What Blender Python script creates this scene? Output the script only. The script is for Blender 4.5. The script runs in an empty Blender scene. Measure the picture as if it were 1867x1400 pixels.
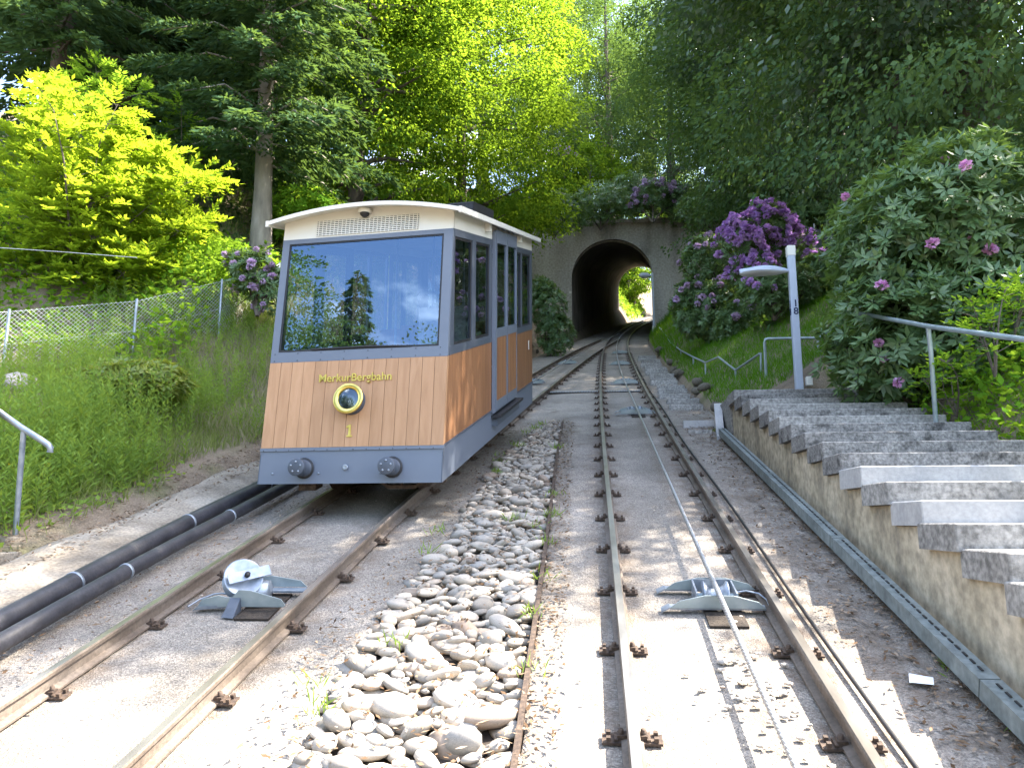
import bpy, math, random
import numpy as np
from mathutils import Vector, Matrix

# ------------------------------------------------------------------ camera, world, sun, exposure
R = math.radians
SLOPE = R(15.75); T = math.tan(SLOPE); CS = math.cos(SLOPE); SN = math.sin(SLOPE)
FPX, PCX, PCY = 1430.0, 933.5, 700.0
PITCH, YAW = R(9.9), R(5.68)
CAMZ = 2.18 / CS
sc = bpy.context.scene
col = sc.collection
cd = bpy.data.cameras.new('camera'); cam = bpy.data.objects.new('camera', cd); col.objects.link(cam)
cd.sensor_width = 36.0; cd.lens = 36.0 * FPX / 1867.0; cd.clip_end = 3000; cd.clip_start = 0.05
cam.location = (0, 0, CAMZ); cam.rotation_euler = (math.pi/2 + PITCH, 0, YAW)
sc.camera = cam
SUN_AZ, SUN_EL = R(76), R(53.5)            # azimuth from uphill (+Y) towards the right (+X)
world = bpy.data.worlds.new('World'); sc.world = world; world.use_nodes = True
wn = world.node_tree.nodes; wl = world.node_tree.links; wn.clear()
wo = wn.new('ShaderNodeOutputWorld'); wb = wn.new('ShaderNodeBackground'); wb.inputs[1].default_value = 0.15
sky = wn.new('ShaderNodeTexSky'); sky.sky_type = 'NISHITA'; sky.sun_disc = False
sky.sun_elevation = SUN_EL; sky.sun_rotation = SUN_AZ; sky.air_density = 1.0; sky.dust_density = 2.2; sky.ozone_density = 0.8
wtc = wn.new('ShaderNodeTexCoord'); wnz = wn.new('ShaderNodeTexNoise'); wnz.inputs['Scale'].default_value = 3.1
wnz.inputs['Detail'].default_value = 6; wnz.inputs['Roughness'].default_value = 0.55
wmap = wn.new('ShaderNodeMapping'); wmap.inputs['Location'].default_value = (0.35, 1.9, 0.2); wmap.inputs['Scale'].default_value = (1, 1, 1.6)
wr = wn.new('ShaderNodeValToRGB'); wr.color_ramp.elements[0].position = 0.565; wr.color_ramp.elements[1].position = 0.67
wmx = wn.new('ShaderNodeMix'); wmx.data_type = 'RGBA'; wmx.inputs[7].default_value = (8.5, 8.6, 8.9, 1)
wl.new(wtc.outputs['Generated'], wmap.inputs[0]); wl.new(wmap.outputs[0], wnz.inputs['Vector'])
wl.new(wnz.outputs[0], wr.inputs[0]); wl.new(wr.outputs[0], wmx.inputs[0]); wl.new(sky.outputs[0], wmx.inputs[6])
wl.new(wmx.outputs[2], wb.inputs[0]); wl.new(wb.outputs[0], wo.inputs[0])
sd = bpy.data.lights.new('sun', 'SUN'); sd.energy = 4.6; sd.angle = R(0.5); sd.color = (1.0, 0.92, 0.80)
sun = bpy.data.objects.new('sun', sd); col.objects.link(sun)
SV = Vector((math.cos(SUN_EL)*math.sin(SUN_AZ), math.cos(SUN_EL)*math.cos(SUN_AZ), math.sin(SUN_EL)))
sun.rotation_euler = SV.to_track_quat('Z', 'Y').to_euler()
sc.view_settings.view_transform = 'Standard'; sc.view_settings.look = 'None'
sc.view_settings.exposure = 2.72; sc.view_settings.gamma = 1.0; sc.view_settings.use_curve_mapping = False
sc.cycles.max_bounces = 6; sc.cycles.diffuse_bounces = 3; sc.cycles.glossy_bounces = 3; sc.cycles.transmission_bounces = 3; sc.cycles.transparent_max_bounces = 10

# ------------------------------------------------------------------ helpers
rnd = random.Random(7)
def ray(x, y):
    r = (x-PCX)/FPX; u = (PCY-y)/FPX
    fw = math.cos(PITCH)-u*math.sin(PITCH); up = u*math.cos(PITCH)+math.sin(PITCH)
    return r*math.cos(YAW)-fw*math.sin(YAW), r*math.sin(YAW)+fw*math.cos(YAW), up
def at(x, y, d):
    X, Y, Z = ray(x, y); return Vector((X*d, Y*d, CAMZ+Z*d))
def SF(u, v, w):                          # track-bed frame (right, uphill, normal) to world
    return Vector((u, v*CS-w*SN, v*SN+w*CS))
def smooth(a, b, x):
    t = np.clip((x-a)/(b-a), 0, 1); return t*t*(3-2*t)
def curve_fn(pts):
    xs = np.array([p[0] for p in pts], float); ys = np.array([p[1] for p in pts], float)
    m = np.gradient(ys, xs)
    def f(x):
        x = np.asarray(x, float); i = np.clip(np.searchsorted(xs, x)-1, 0, len(xs)-2)
        h = xs[i+1]-xs[i]; t = (x-xs[i])/h
        tt = np.clip(t, 0, 1)
        a = (2*tt**3-3*tt**2+1)*ys[i]+(tt**3-2*tt**2+tt)*h*m[i]+(-2*tt**3+3*tt**2)*ys[i+1]+(tt**3-tt**2)*h*m[i+1]
        return a+np.where(t < 0, (t)*h*m[i], 0)+np.where(t > 1, (t-1)*h*m[i+1], 0)
    return f
track_l = curve_fn([(-20, -3.2), (0, -2.93), (4.3, -2.735), (8.5, -2.55), (13, -2.16), (17.7, -1.70), (24, -1.07), (33, -0.10), (44, 1.32), (60, 3.3), (85, 6.8), (110, 10.5)])
track_r = curve_fn([(-20, .70), (0, .71), (4, .715), (13.3, .745), (19.4, .82), (26.5, .97), (32.4, 1.15), (41.5, 1.62), (57, 3.0), (85, 6.7), (110, 10.4)])
def link(o, parent=None):
    col.objects.link(o)
    if parent is not None: o.parent = parent
    return o
def tag(o, label=None, cat=None, group=None, kind=None):
    if label: o['label'] = label
    if cat: o['category'] = cat
    if group: o['group'] = group
    if kind: o['kind'] = kind
    return o
def empty(name, loc=(0, 0, 0), label=None, cat=None, group=None):
    o = bpy.data.objects.new(name, None); o.empty_display_size = 0.2; link(o); o.location = loc
    return tag(o, label, cat, group)
class MB:
    def __init__(s): s.v = []; s.f = []; s.sm = []
    def add(s, vs, fs, smooth=False):
        b = len(s.v); s.v += [tuple(v) for v in vs]; s.f += [tuple(i+b for i in f) for f in fs]; s.sm += [smooth]*len(fs); return s
    def box(s, a, b):
        x0, y0, z0 = a; x1, y1, z1 = b
        return s.add([(x0,y0,z0),(x1,y0,z0),(x1,y1,z0),(x0,y1,z0),(x0,y0,z1),(x1,y0,z1),(x1,y1,z1),(x0,y1,z1)],
                     [(3,2,1,0),(4,5,6,7),(0,1,5,4),(1,2,6,5),(2,3,7,6),(3,0,4,7)])
    def bev(s, a, b, c=0.01):                # box with chamfered vertical and top edges
        x0, y0, z0 = a; x1, y1, z1 = b
        lo = [(x0+c,y0),(x1-c,y0),(x1,y0+c),(x1,y1-c),(x1-c,y1),(x0+c,y1),(x0,y1-c),(x0,y0+c)]
        hi = [(x0+2*c,y0+c),(x1-2*c,y0+c),(x1-c,y0+2*c),(x1-c,y1-2*c),(x1-2*c,y1-c),(x0+2*c,y1-c),(x0+c,y1-2*c),(x0+c,y0+2*c)]
        vs = [(p[0],p[1],z0) for p in lo]+[(p[0],p[1],z1-c) for p in lo]+[(p[0],p[1],z1) for p in hi]
        fs = [tuple(range(7,-1,-1)), tuple(range(16,24))]
        for i in range(8):
            j = (i+1) % 8; fs += [(i,j,8+j,8+i),(8+i,8+j,16+j,16+i)]
        return s.add(vs, fs)
    def hexa(s, p): return s.add(p, [(3,2,1,0),(4,5,6,7),(0,1,5,4),(1,2,6,5),(2,3,7,6),(3,0,4,7)])
    def prism(s, poly, off):                 # polygon of 3D points extruded by vector
        n = len(poly); off = Vector(off); vs = [Vector(p) for p in poly]; vs += [v+off for v in vs]
        return s.add(vs, [tuple(range(n-1,-1,-1)), tuple(range(n,2*n))]+[(i,(i+1)%n,n+(i+1)%n,n+i) for i in range(n)])
    def tube(s, pts, r, n=8, cap=True):
        pts = [Vector(p) for p in pts]; rs = r if isinstance(r, (list, tuple)) else [r]*len(pts)
        vs = []; up = Vector((0.013, 0.021, 1))
        for i, p in enumerate(pts):
            t = (pts[min(i+1, len(pts)-1)]-pts[max(i-1, 0)]).normalized()
            a = t.cross(up)
            if a.length < 0.15: a = t.cross(Vector((1, 0, 0)))
            a.normalize(); b = a.cross(t)
            for k in range(n):
                th = 2*math.pi*k/n; vs.append(p+(a*math.cos(th)+b*math.sin(th))*rs[i])
        fs = [(i*n+k, i*n+(k+1) % n, (i+1)*n+(k+1) % n, (i+1)*n+k) for i in range(len(pts)-1) for k in range(n)]
        s.add(vs, fs, True)
        if cap:
            m = len(pts)-1
            s.add(vs[:n], [tuple(range(n-1, -1, -1))]); s.add(vs[m*n:], [tuple(range(n))])
        return s
    def lathe(s, c, axis, prof, n=24):       # prof: (radius, height along axis)
        c = Vector(c); ax = Vector(axis).normalized(); a = ax.orthogonal().normalized(); b = ax.cross(a)
        vs = [c+ax*h+(a*math.cos(2*math.pi*k/n)+b*math.sin(2*math.pi*k/n))*r for r, h in prof for k in range(n)]
        fs = [(i*n+k, i*n+(k+1) % n, (i+1)*n+(k+1) % n, (i+1)*n+k) for i in range(len(prof)-1) for k in range(n)]
        return s.add(vs, fs, True)
    def mesh(s, name, m):
        me = bpy.data.meshes.new(name); me.from_pydata(s.v, [], s.f)
        me.polygons.foreach_set('use_smooth', s.sm); me.materials.append(m); me.update(); return me
    def build(s, name, m, parent=None, fn=None):
        if fn: s.v = [tuple(fn(Vector(v))) for v in s.v]
        return link(bpy.data.objects.new(name, s.mesh(name, m)), parent)
def quads_mesh(name, V, m, k=4, smooth=False):
    n = len(V)//k; me = bpy.data.meshes.new(name)
    me.vertices.add(n*k); me.vertices.foreach_set('co', np.ascontiguousarray(V, dtype=np.float32).ravel())
    me.loops.add(n*k); me.loops.foreach_set('vertex_index', np.arange(n*k, dtype=np.int32))
    me.polygons.add(n); me.polygons.foreach_set('loop_start', np.arange(0, n*k, k, dtype=np.int32))
    me.materials.append(m); me.update(calc_edges=True); return me
def grid_obj(name, P, m, parent=None, keep=None):     # P: (ny, nx, 3)
    ny, nx = P.shape[:2]; idx = np.arange(ny*nx).reshape(ny, nx)
    q = np.stack([idx[:-1,:-1], idx[:-1,1:], idx[1:,1:], idx[1:,:-1]], -1).reshape(-1, 4)
    if keep is not None: q = q[keep.ravel()]
    me = bpy.data.meshes.new(name); me.vertices.add(ny*nx); me.vertices.foreach_set('co', P.astype(np.float32).ravel())
    me.loops.add(len(q)*4); me.loops.foreach_set('vertex_index', q.astype(np.int32).ravel())
    me.polygons.add(len(q)); me.polygons.foreach_set('loop_start', np.arange(0, len(q)*4, 4, dtype=np.int32))
    me.polygons.foreach_set('use_smooth', np.ones(len(q), dtype=bool))
    me.materials.append(m); me.update(calc_edges=True)
    return link(bpy.data.objects.new(name, me), parent)

# ------------------------------------------------------------------ materials
def nodes(name):
    m = bpy.data.materials.new(name); m.use_nodes = True; nt = m.node_tree
    return m, nt.nodes, nt.links, nt.nodes['Principled BSDF']
def ramp(n, stops):
    r = n.new('ShaderNodeValToRGB'); e = r.color_ramp.elements
    while len(e) < len(stops): e.new(0.5)
    for k, (p, c) in enumerate(stops): e[k].position = p; e[k].color = (*c, 1)
    return r
def noise(n, l, scale, detail=4, rough=.55, coord='Object', sc3=None):
    t = n.new('ShaderNodeTexCoord'); z = n.new('ShaderNodeTexNoise'); z.inputs['Scale'].default_value = scale
    z.inputs['Detail'].default_value = detail; z.inputs['Roughness'].default_value = rough
    if sc3:
        mp = n.new('ShaderNodeMapping'); mp.inputs['Scale'].default_value = sc3; l.new(t.outputs[coord], mp.inputs[0]); l.new(mp.outputs[0], z.inputs['Vector'])
    else: l.new(t.outputs[coord], z.inputs['Vector'])
    return z
def mixc(n, l, fac, a, b, mode='MIX'):
    x = n.new('ShaderNodeMix'); x.data_type = 'RGBA'; x.blend_type = mode
    for s, v in ((0, fac), (6, a), (7, b)):
        if isinstance(v, (int, float)): x.inputs[s].default_value = v
        elif isinstance(v, tuple): x.inputs[s].default_value = (*v, 1)
        else: l.new(v, x.inputs[s])
    return x.outputs[2]
def pmat(name, stops, scale=3., rough=.6, metal=0., bump=0., bscale=30., sc3=None, spec=.4, detail=5, fine=None):
    m, n, l, b = nodes(name); z = noise(n, l, scale, detail, sc3=sc3)
    r = ramp(n, stops); l.new(z.outputs[0], r.inputs[0]); c = r.outputs[0]
    if fine:
        z3 = noise(n, l, fine[0], 3); r3 = ramp(n, [(.32, (fine[1],)*3), (.68, (fine[2],)*3)]); l.new(z3.outputs[0], r3.inputs[0])
        c = mixc(n, l, 1.0, c, r3.outputs[0], 'MULTIPLY')
    l.new(c, b.inputs['Base Color'])
    b.inputs['Roughness'].default_value = rough; b.inputs['Metallic'].default_value = metal; b.inputs['Specular IOR Level'].default_value = spec
    if bump:
        z2 = noise(n, l, bscale, 5, .65, sc3=sc3); bp = n.new('ShaderNodeBump'); bp.inputs['Strength'].default_value = bump
        bp.inputs['Distance'].default_value = .02; l.new(z2.outputs[0], bp.inputs['Height']); l.new(bp.outputs[0], b.inputs['Normal'])
    return m
def leafmat(name, cols, trans=.4, tcol=(.35, .5, .04), rough=.5, spec=.3, gloss=False):
    m, n, l, b = nodes(name); g = n.new('ShaderNodeNewGeometry')
    r = ramp(n, [(i/(max(1, len(cols)-1)), c) for i, c in enumerate(cols)]); l.new(g.outputs['Random Per Island'], r.inputs[0])
    if not gloss: n.remove(b); b = n.new('ShaderNodeBsdfDiffuse'); l.new(r.outputs[0], b.inputs[0])
    else:
        l.new(r.outputs[0], b.inputs['Base Color']); b.inputs['Roughness'].default_value = rough; b.inputs['Specular IOR Level'].default_value = spec
    t = n.new('ShaderNodeBsdfTranslucent'); mx = n.new('ShaderNodeMixShader'); mx.inputs[0].default_value = trans
    tc = mixc(n, l, .75, r.outputs[0], tcol); l.new(tc, t.inputs[0])
    o = n['Material Output']; l.new(b.outputs[0], mx.inputs[1]); l.new(t.outputs[0], mx.inputs[2]); l.new(mx.outputs[0], o.inputs[0])
    return m
M = {}
M['soil'] = pmat('soil', [(.3, (.10, .075, .052)), (.5, (.20, .155, .11)), (.7, (.13, .12, .06))], 1.3, .95, bump=.8, bscale=14, fine=(60, .6, 1.3))
M['hill'] = pmat('hillside_litter', [(.3, (.04, .035, .022)), (.55, (.06, .07, .025)), (.75, (.035, .06, .018))], .9, .95, bump=.9, bscale=9)
M['concrete_wall'] = pmat('weathered_concrete', [(.32, (.16, .142, .124)), (.46, (.36, .33, .295)), (.72, (.46, .43, .39))], .7, .9, bump=.35, bscale=22, sc3=(1, 1, .28), fine=(9, .72, 1.15))
M['step'] = pmat('old_step_concrete', [(.3, (.20, .19, .175)), (.5, (.28, .268, .25)), (.7, (.36, .345, .32))], 1.6, .9, bump=.4, bscale=40, fine=(26, .5, 1.2))
M['step_moss'] = pmat('mossy_step_concrete', [(.34, (.075, .072, .068)), (.46, (.20, .192, .182)), (.7, (.29, .278, .262))], 7., .9, bump=.5, bscale=40, fine=(38, .45, 1.2))
M['step_new'] = pmat('repaired_step_concrete', [(.35, (.30, .30, .30)), (.65, (.42, .41, .40))], 2., .85, bump=.15, bscale=50, fine=(30, .85, 1.08))
M['stringer'] = pmat('stained_stair_wall', [(.28, (.20, .17, .13)), (.45, (.44, .37, .26)), (.7, (.54, .46, .34))], 1.5, .92, bump=.45, bscale=26, sc3=(1, 1.2, .45), fine=(12, .6, 1.15))
M['paint'] = pmat('blue_grey_paint', [(.3, (.112, .132, .170)), (.7, (.124, .145, .183))], 2, .42, spec=.5)
M['paint_dark'] = pmat('dark_grey_paint', [(.3, (.055, .068, .09)), (.7, (.07, .082, .105))], 2, .45)
M['white'] = pmat('cream_white_paint', [(.3, (.60, .58, .51)), (.7, (.66, .64, .57))], 1.5, .4)
M['black'] = pmat('black_rubber', [(.3, (.012, .012, .014)), (.7, (.02, .02, .023))], 5, .5)
M['brass'] = pmat('brass', [(.3, (.62, .47, .12)), (.7, (.78, .62, .2))], 6, .28, metal=1.)
M['galv'] = pmat('galvanised_steel', [(.3, (.20, .235, .28)), (.5, (.27, .305, .355)), (.7, (.34, .375, .42))], 12, .42, metal=.55)
M['galv_dull'] = pmat('dull_galvanised', [(.3, (.26, .32, .34)), (.7, (.38, .44, .46))], 8, .5, metal=.6)
M['galv_duct'] = pmat('duct_zinc', [(.3, (.15, .175, .17)), (.5, (.21, .24, .235)), (.7, (.27, .30, .29))], 3, .55, metal=.3, fine=(16, .7, 1.15))
M['lamp_paint'] = pmat('lamp_post_paint', [(.3, (.38, .42, .50)), (.7, (.44, .48, .56))], 3, .5)
M['rust'] = pmat('rusty_steel', [(.3, (.035, .025, .02)), (.55, (.08, .055, .04)), (.75, (.14, .10, .07))], 30, .75, metal=.2, bump=.3, bscale=120)
M['seam'] = pmat('dark_seam', [(.3, (.03, .032, .036)), (.7, (.045, .047, .05))], 4, .7)
M['rail_side'] = pmat('rail_steel', [(.3, (.085, .065, .05)), (.5, (.14, .112, .09)), (.7, (.19, .16, .135))], 5, .7, metal=.25, sc3=(1, .2, 1), fine=(40, .75, 1.15))
M['rail_top'] = pmat('worn_rail_top', [(.3, (.28, .25, .22)), (.6, (.45, .42, .39))], 8, .32, metal=.85, sc3=(1, .05, 1))
M['pipe'] = pmat('black_pipe', [(.3, (.018, .018, .022)), (.6, (.035, .035, .042)), (.8, (.08, .075, .07))], 6, .45, fine=(50, .8, 1.3))
M['cable'] = pmat('steel_rope', [(.3, (.34, .34, .35)), (.7, (.55, .55, .55))], 60, .42, metal=.8)
M['bark'] = pmat('bark', [(.3, (.05, .04, .033)), (.55, (.11, .09, .075)), (.75, (.17, .145, .12))], 5, .95, bump=.9, bscale=20, sc3=(1, 1, .25))
M['bark_pale'] = pmat('pale_bark', [(.3, (.16, .14, .12)), (.55, (.27, .235, .2)), (.75, (.36, .32, .28))], 4, .9, bump=.6, bscale=16, sc3=(1, 1, .3))
M['cutwood'] = pmat('cut_wood', [(.3, (.36, .27, .18)), (.7, (.5, .4, .28))], 8, .8)
M['stone'] = None
M['boulder'] = pmat('boulder_stone', [(.3, (.28, .24, .22)), (.6, (.4, .36, .33))], 3, .9, bump=.6, bscale=15)
M['dirt_pit_shade'] = pmat('earth_pit_shade', [(.3, (.02, .015, .011)), (.7, (.05, .038, .028))], 9, .95, bump=.8, bscale=40)  # dark earth; its tone also carries the shade of the roller slots
M['paper'] = pmat('white_paper', [(.3, (.7, .72, .75)), (.7, (.8, .8, .8))], 4, .7)
M['ink'] = pmat('dark_blue_print', [(.3, (.02, .03, .07)), (.7, (.03, .04, .09))], 4, .6)
M['gold'] = pmat('gold_lettering', [(.3, (.60, .44, .08)), (.7, (.78, .62, .18))], 10, .35, metal=.7)
M['seat'] = pmat('interior_panel', [(.3, (.42, .44, .46)), (.7, (.5, .52, .54))], 2, .6)
M['floor'] = pmat('cabin_floor', [(.3, (.06, .065, .07)), (.7, (.09, .095, .1))], 6, .8)
M['lamp_glass'] = pmat('lamp_diffuser', [(.3, (.5, .52, .53)), (.7, (.56, .58, .59))], 4, .3)
M['grass'] = leafmat('grass_blades', [(.09, .13, .04), (.16, .20, .06), (.25, .27, .11)], .35, (.38, .46, .09))
M['lawn'] = leafmat('lawn_blades', [(.04, .12, .010), (.07, .18, .016), (.10, .22, .025)], .4, (.3, .55, .03))
M['drygrass'] = leafmat('dry_grass', [(.26, .23, .13), (.34, .30, .19), (.2, .2, .1)], .3, (.4, .36, .2))
M['weed'] = leafmat('weed_leaves', [(.10, .17, .04), (.15, .24, .05), (.21, .31, .07)], .38, (.44, .58, .06))
M['beech'] = leafmat('beech_leaves', [(.035, .085, .014), (.06, .13, .018), (.10, .18, .025)], .45, (.38, .56, .03))
M['dark_leaf'] = leafmat('dark_broad_leaves', [(.042, .08, .052), (.064, .112, .07), (.098, .15, .095)], .22, (.18, .30, .06), .42, .45, True)
M['mid_leaf'] = leafmat('mid_green_leaves', [(.045, .09, .045), (.07, .125, .06), (.10, .16, .08)], .28, (.26, .40, .05), .45)
M['needles'] = leafmat('conifer_needles', [(.034, .07, .036), (.054, .105, .05), (.082, .14, .062)], .27, (.2, .32, .05), .6)
M['robinia'] = leafmat('yellow_green_leaflets', [(.07, .14, .015), (.12, .21, .02), (.18, .27, .028)], .5, (.52, .66, .03))
M['rhodo'] = leafmat('rhododendron_leaves', [(.06, .115, .05), (.09, .16, .065), (.135, .21, .09)], .28, (.3, .45, .05), .38, .5, True)
M['rhodo_young'] = leafmat('young_rhododendron_leaves', [(.09, .15, .03), (.17, .22, .035), (.26, .29, .05)], .3, (.5, .55, .05), .4, .4, True)
M['lush'] = leafmat('lush_leaves', [(.06, .15, .015), (.10, .22, .02), (.14, .27, .03)], .4, (.4, .6, .04))
M['petal_purple'] = leafmat('purple_petals', [(.42, .24, .60), (.54, .34, .70), (.66, .48, .78)], .35, (.5, .24, .66))
M['petal_pink'] = leafmat('pink_petals', [(.52, .24, .48), (.62, .32, .57), (.7, .45, .66)], .3, (.6, .28, .55))
M['petal_lilac'] = leafmat('lilac_petals', [(.42, .30, .50), (.52, .38, .58), (.62, .5, .66)], .3, (.55, .4, .6))
M['petal_yellow'] = leafmat('yellow_petals', [(.7, .5, .02), (.8, .6, .03)], .3, (.8, .6, .03))
M['litter'] = leafmat('dead_leaves', [(.07, .045, .028), (.14, .09, .055), (.22, .16, .11), (.30, .24, .18)], .1, (.2, .12, .06), .8, .2)
def stone_mat():
    m, n, l, b = nodes('river_stone'); oi = n.new('ShaderNodeObjectInfo'); g = n.new('ShaderNodeNewGeometry')
    ad = n.new('ShaderNodeMath'); ad.operation = 'ADD'; l.new(oi.outputs['Random'], ad.inputs[0]); l.new(g.outputs['Random Per Island'], ad.inputs[1])
    fr = n.new('ShaderNodeMath'); fr.operation = 'FRACT'; l.new(ad.outputs[0], fr.inputs[0])
    r = ramp(n, [(0, (.19, .17, .145)), (.25, (.35, .31, .26)), (.5, (.25, .235, .215)), (.7, (.40, .35, .29)), (.85, (.47, .40, .32)), (1, (.22, .165, .125))]); l.new(fr.outputs[0], r.inputs[0])
    z = noise(n, l, 14, 5); r2 = ramp(n, [(.3, (.75,)*3), (.7, (1.15,)*3)]); l.new(z.outputs[0], r2.inputs[0])
    l.new(mixc(n, l, 1., r.outputs[0], r2.outputs[0], 'MULTIPLY'), b.inputs['Base Color']); b.inputs['Roughness'].default_value = .75
    z2 = noise(n, l, 60, 4); bp = n.new('ShaderNodeBump'); bp.inputs['Strength'].default_value = .2; bp.inputs['Distance'].default_value = .01
    l.new(z2.outputs[0], bp.inputs['Height']); l.new(bp.outputs[0], b.inputs['Normal']); return m
M['stone'] = stone_mat()
def bed_mat():
    m, n, l, b = nodes('track_bed_concrete')
    t = n.new('ShaderNodeTexCoord'); v = n.new('ShaderNodeTexVoronoi'); v.inputs['Scale'].default_value = 95; l.new(t.outputs['Object'], v.inputs['Vector'])
    rv = ramp(n, [(0, (.55,)*3), (.5, (.97,)*3), (1, (1.45,)*3)]); sp = n.new('ShaderNodeSeparateColor'); l.new(v.outputs['Color'], sp.inputs[0]); l.new(sp.outputs[0], rv.inputs[0])
    z = noise(n, l, .9, 6, .6); r = ramp(n, [(.3, (.145, .128, .108)), (.5, (.215, .192, .164)), (.72, (.285, .255, .22))]); l.new(z.outputs[0], r.inputs[0])
    c = mixc(n, l, 1., r.outputs[0], rv.outputs[0], 'MULTIPLY')
    zs = noise(n, l, 5, 6, .7); a = n.new('ShaderNodeAttribute'); a.attribute_name = 'stain'
    mu = n.new('ShaderNodeMath'); mu.operation = 'MULTIPLY'; l.new(a.outputs['Fac'], mu.inputs[0]); rs = ramp(n, [(.38, (0,)*3), (.62, (1,)*3)]); l.new(zs.outputs[0], rs.inputs[0]); l.new(rs.outputs[0], mu.inputs[1])
    c = mixc(n, l, mu.outputs[0], c, (.10, .068, .045))
    zd = noise(n, l, 2.3, 7, .7); rd = ramp(n, [(.56, (0,)*3), (.66, (.75,)*3)]); l.new(zd.outputs[0], rd.inputs[0])
    c = mixc(n, l, rd.outputs[0], c, (.135, .11, .085))
    l.new(c, b.inputs['Base Color']); b.inputs['Roughness'].default_value = .9
    bp = n.new('ShaderNodeBump'); bp.inputs['Strength'].default_value = .7; bp.inputs['Distance'].default_value = .008; l.new(v.outputs['Distance'], bp.inputs['Height']); l.new(bp.outputs[0], b.inputs['Normal'])
    return m
M['bed'] = bed_mat()
def wood_mat(name, stops, axis):
    m, n, l, b = nodes(name); oi = n.new('ShaderNodeObjectInfo'); t = n.new('ShaderNodeTexCoord'); mp = n.new('ShaderNodeMapping')
    mp.inputs['Scale'].default_value = axis; ad = n.new('ShaderNodeVectorMath'); ad.operation = 'ADD'
    sc_ = n.new('ShaderNodeVectorMath'); sc_.operation = 'SCALE'; sc_.inputs['Scale'].default_value = 40; cb = n.new('ShaderNodeCombineXYZ')
    for i in range(3): l.new(oi.outputs['Random'], cb.inputs[i])
    l.new(cb.outputs[0], sc_.inputs[0]); l.new(t.outputs['Object'], mp.inputs[0]); l.new(mp.outputs[0], ad.inputs[0]); l.new(sc_.outputs[0], ad.inputs[1])
    z = n.new('ShaderNodeTexNoise'); z.inputs['Scale'].default_value = 1; z.inputs['Detail'].default_value = 6; z.inputs['Distortion'].default_value = .7; l.new(ad.outputs[0], z.inputs['Vector'])
    r = ramp(n, stops); l.new(z.outputs[0], r.inputs[0])
    hv = n.new('ShaderNodeHueSaturation'); mr = n.new('ShaderNodeMapRange'); mr.inputs[3].default_value = .92; mr.inputs[4].default_value = 1.07; l.new(oi.outputs['Random'], mr.inputs[0]); l.new(mr.outputs[0], hv.inputs['Value'])
    l.new(r.outputs[0], hv.inputs['Color']); l.new(hv.outputs[0], b.inputs['Base Color']); b.inputs['Roughness'].default_value = .5; b.inputs['Specular IOR Level'].default_value = .35
    bp = n.new('ShaderNodeBump'); bp.inputs['Strength'].default_value = .12; bp.inputs['Distance'].default_value = .004; l.new(z.outputs[0], bp.inputs['Height']); l.new(bp.outputs[0], b.inputs['Normal'])
    return m
M['plank'] = wood_mat('larch_planks', [(.25, (.335, .185, .096)), (.5, (.39, .222, .118)), (.75, (.435, .255, .142))], (16, 16, 1.6))
M['veneer'] = wood_mat('varnished_panel', [(.3, (.175, .078, .034)), (.5, (.225, .106, .048)), (.7, (.27, .135, .065))], (9, 9, 1.0))
def glass_mat(name, ior, tint, sky_tint=(.8, .9, 1)):
    m, n, l, b = nodes(name); n.remove(b); tr = n.new('ShaderNodeBsdfTransparent'); tr.inputs[0].default_value = (*tint, 1)
    gl = n.new('ShaderNodeBsdfGlossy'); gl.inputs['Roughness'].default_value = .0; gl.inputs[0].default_value = (*sky_tint, 1); fr = n.new('ShaderNodeFresnel'); fr.inputs[0].default_value = ior
    mx = n.new('ShaderNodeMixShader'); l.new(fr.outputs[0], mx.inputs[0]); l.new(tr.outputs[0], mx.inputs[1]); l.new(gl.outputs[0], mx.inputs[2]); l.new(mx.outputs[0], n['Material Output'].inputs[0]); return m
M['glass'] = glass_mat('windscreen_glass', 2.5, (.70, .76, .84), (.52, .73, 1.0))  # blue of the reflected sky is put into the gloss colour
M['glass_side'] = glass_mat('side_window_glass', 2.1, (.50, .55, .60))

# ------------------------------------------------------------------ terrain
def lump(X, Y):
    return (np.sin(X*.9+1.3)*np.cos(Y*.7+.4)*.5+np.sin(X*2.1+Y*1.7)*.28+np.cos(X*3.7-Y*2.9+1)*.14)
kL = curve_fn([(-60, .12), (4, .14), (10, .2), (14.8, .265), (16, .42), (18, .52), (24, .7), (38, .95), (300, .95)])
kR = curve_fn([(-60, .3), (8, .5), (15, .55), (25, .65), (40, .95), (300, .95)])
def xl(Y): return track_l(Y)-2.25-.5*smooth(14, 2, Y)*0
def xr(Y): return np.where(Y < 14.0, 4.45, track_r(Y)+1.55)
def G(X, Y):
    X = np.asarray(X, float); Y = np.asarray(Y, float)
    dl = np.maximum(xl(Y)-X, 0); dr = np.maximum(X-(track_r(Y)+1.5+(4.1-2.22)*smooth(13.9, 13.2, Y)), 0)
    up = lambda k, d: k*np.minimum(d, 9)+.30*np.maximum(d-9, 0)*np.exp(-np.maximum(d-9, 0)/120)
    h = up(kL(Y), dl)+up(kR(Y), dr)+.78*smooth(13.9, 13.2, Y)*smooth(3.95, 4.1, X)*smooth(-8, 2, Y)
    bank = np.minimum(np.maximum(dl, dr), 3)/3
    far = np.clip((-Y-10)/40, 0, 1)
    return T*Y*np.where(Y < 0, 1-.35*far, 1)+h+bank*.16*lump(X, Y)-.30*(1-np.minimum(np.maximum(dl, dr)*2.5, 1))
def Gz(x, y): return float(G(x, y))
def axis(parts): return np.unique(np.concatenate([np.arange(a, b, s) for a, b, s in parts]))
gx = axis([(-400, -60, 20), (-60, -16, 2), (-16, -6, .4), (-6, 8, .22), (8, 20, .6), (20, 60, 2.5), (60, 401, 20)])
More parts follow.
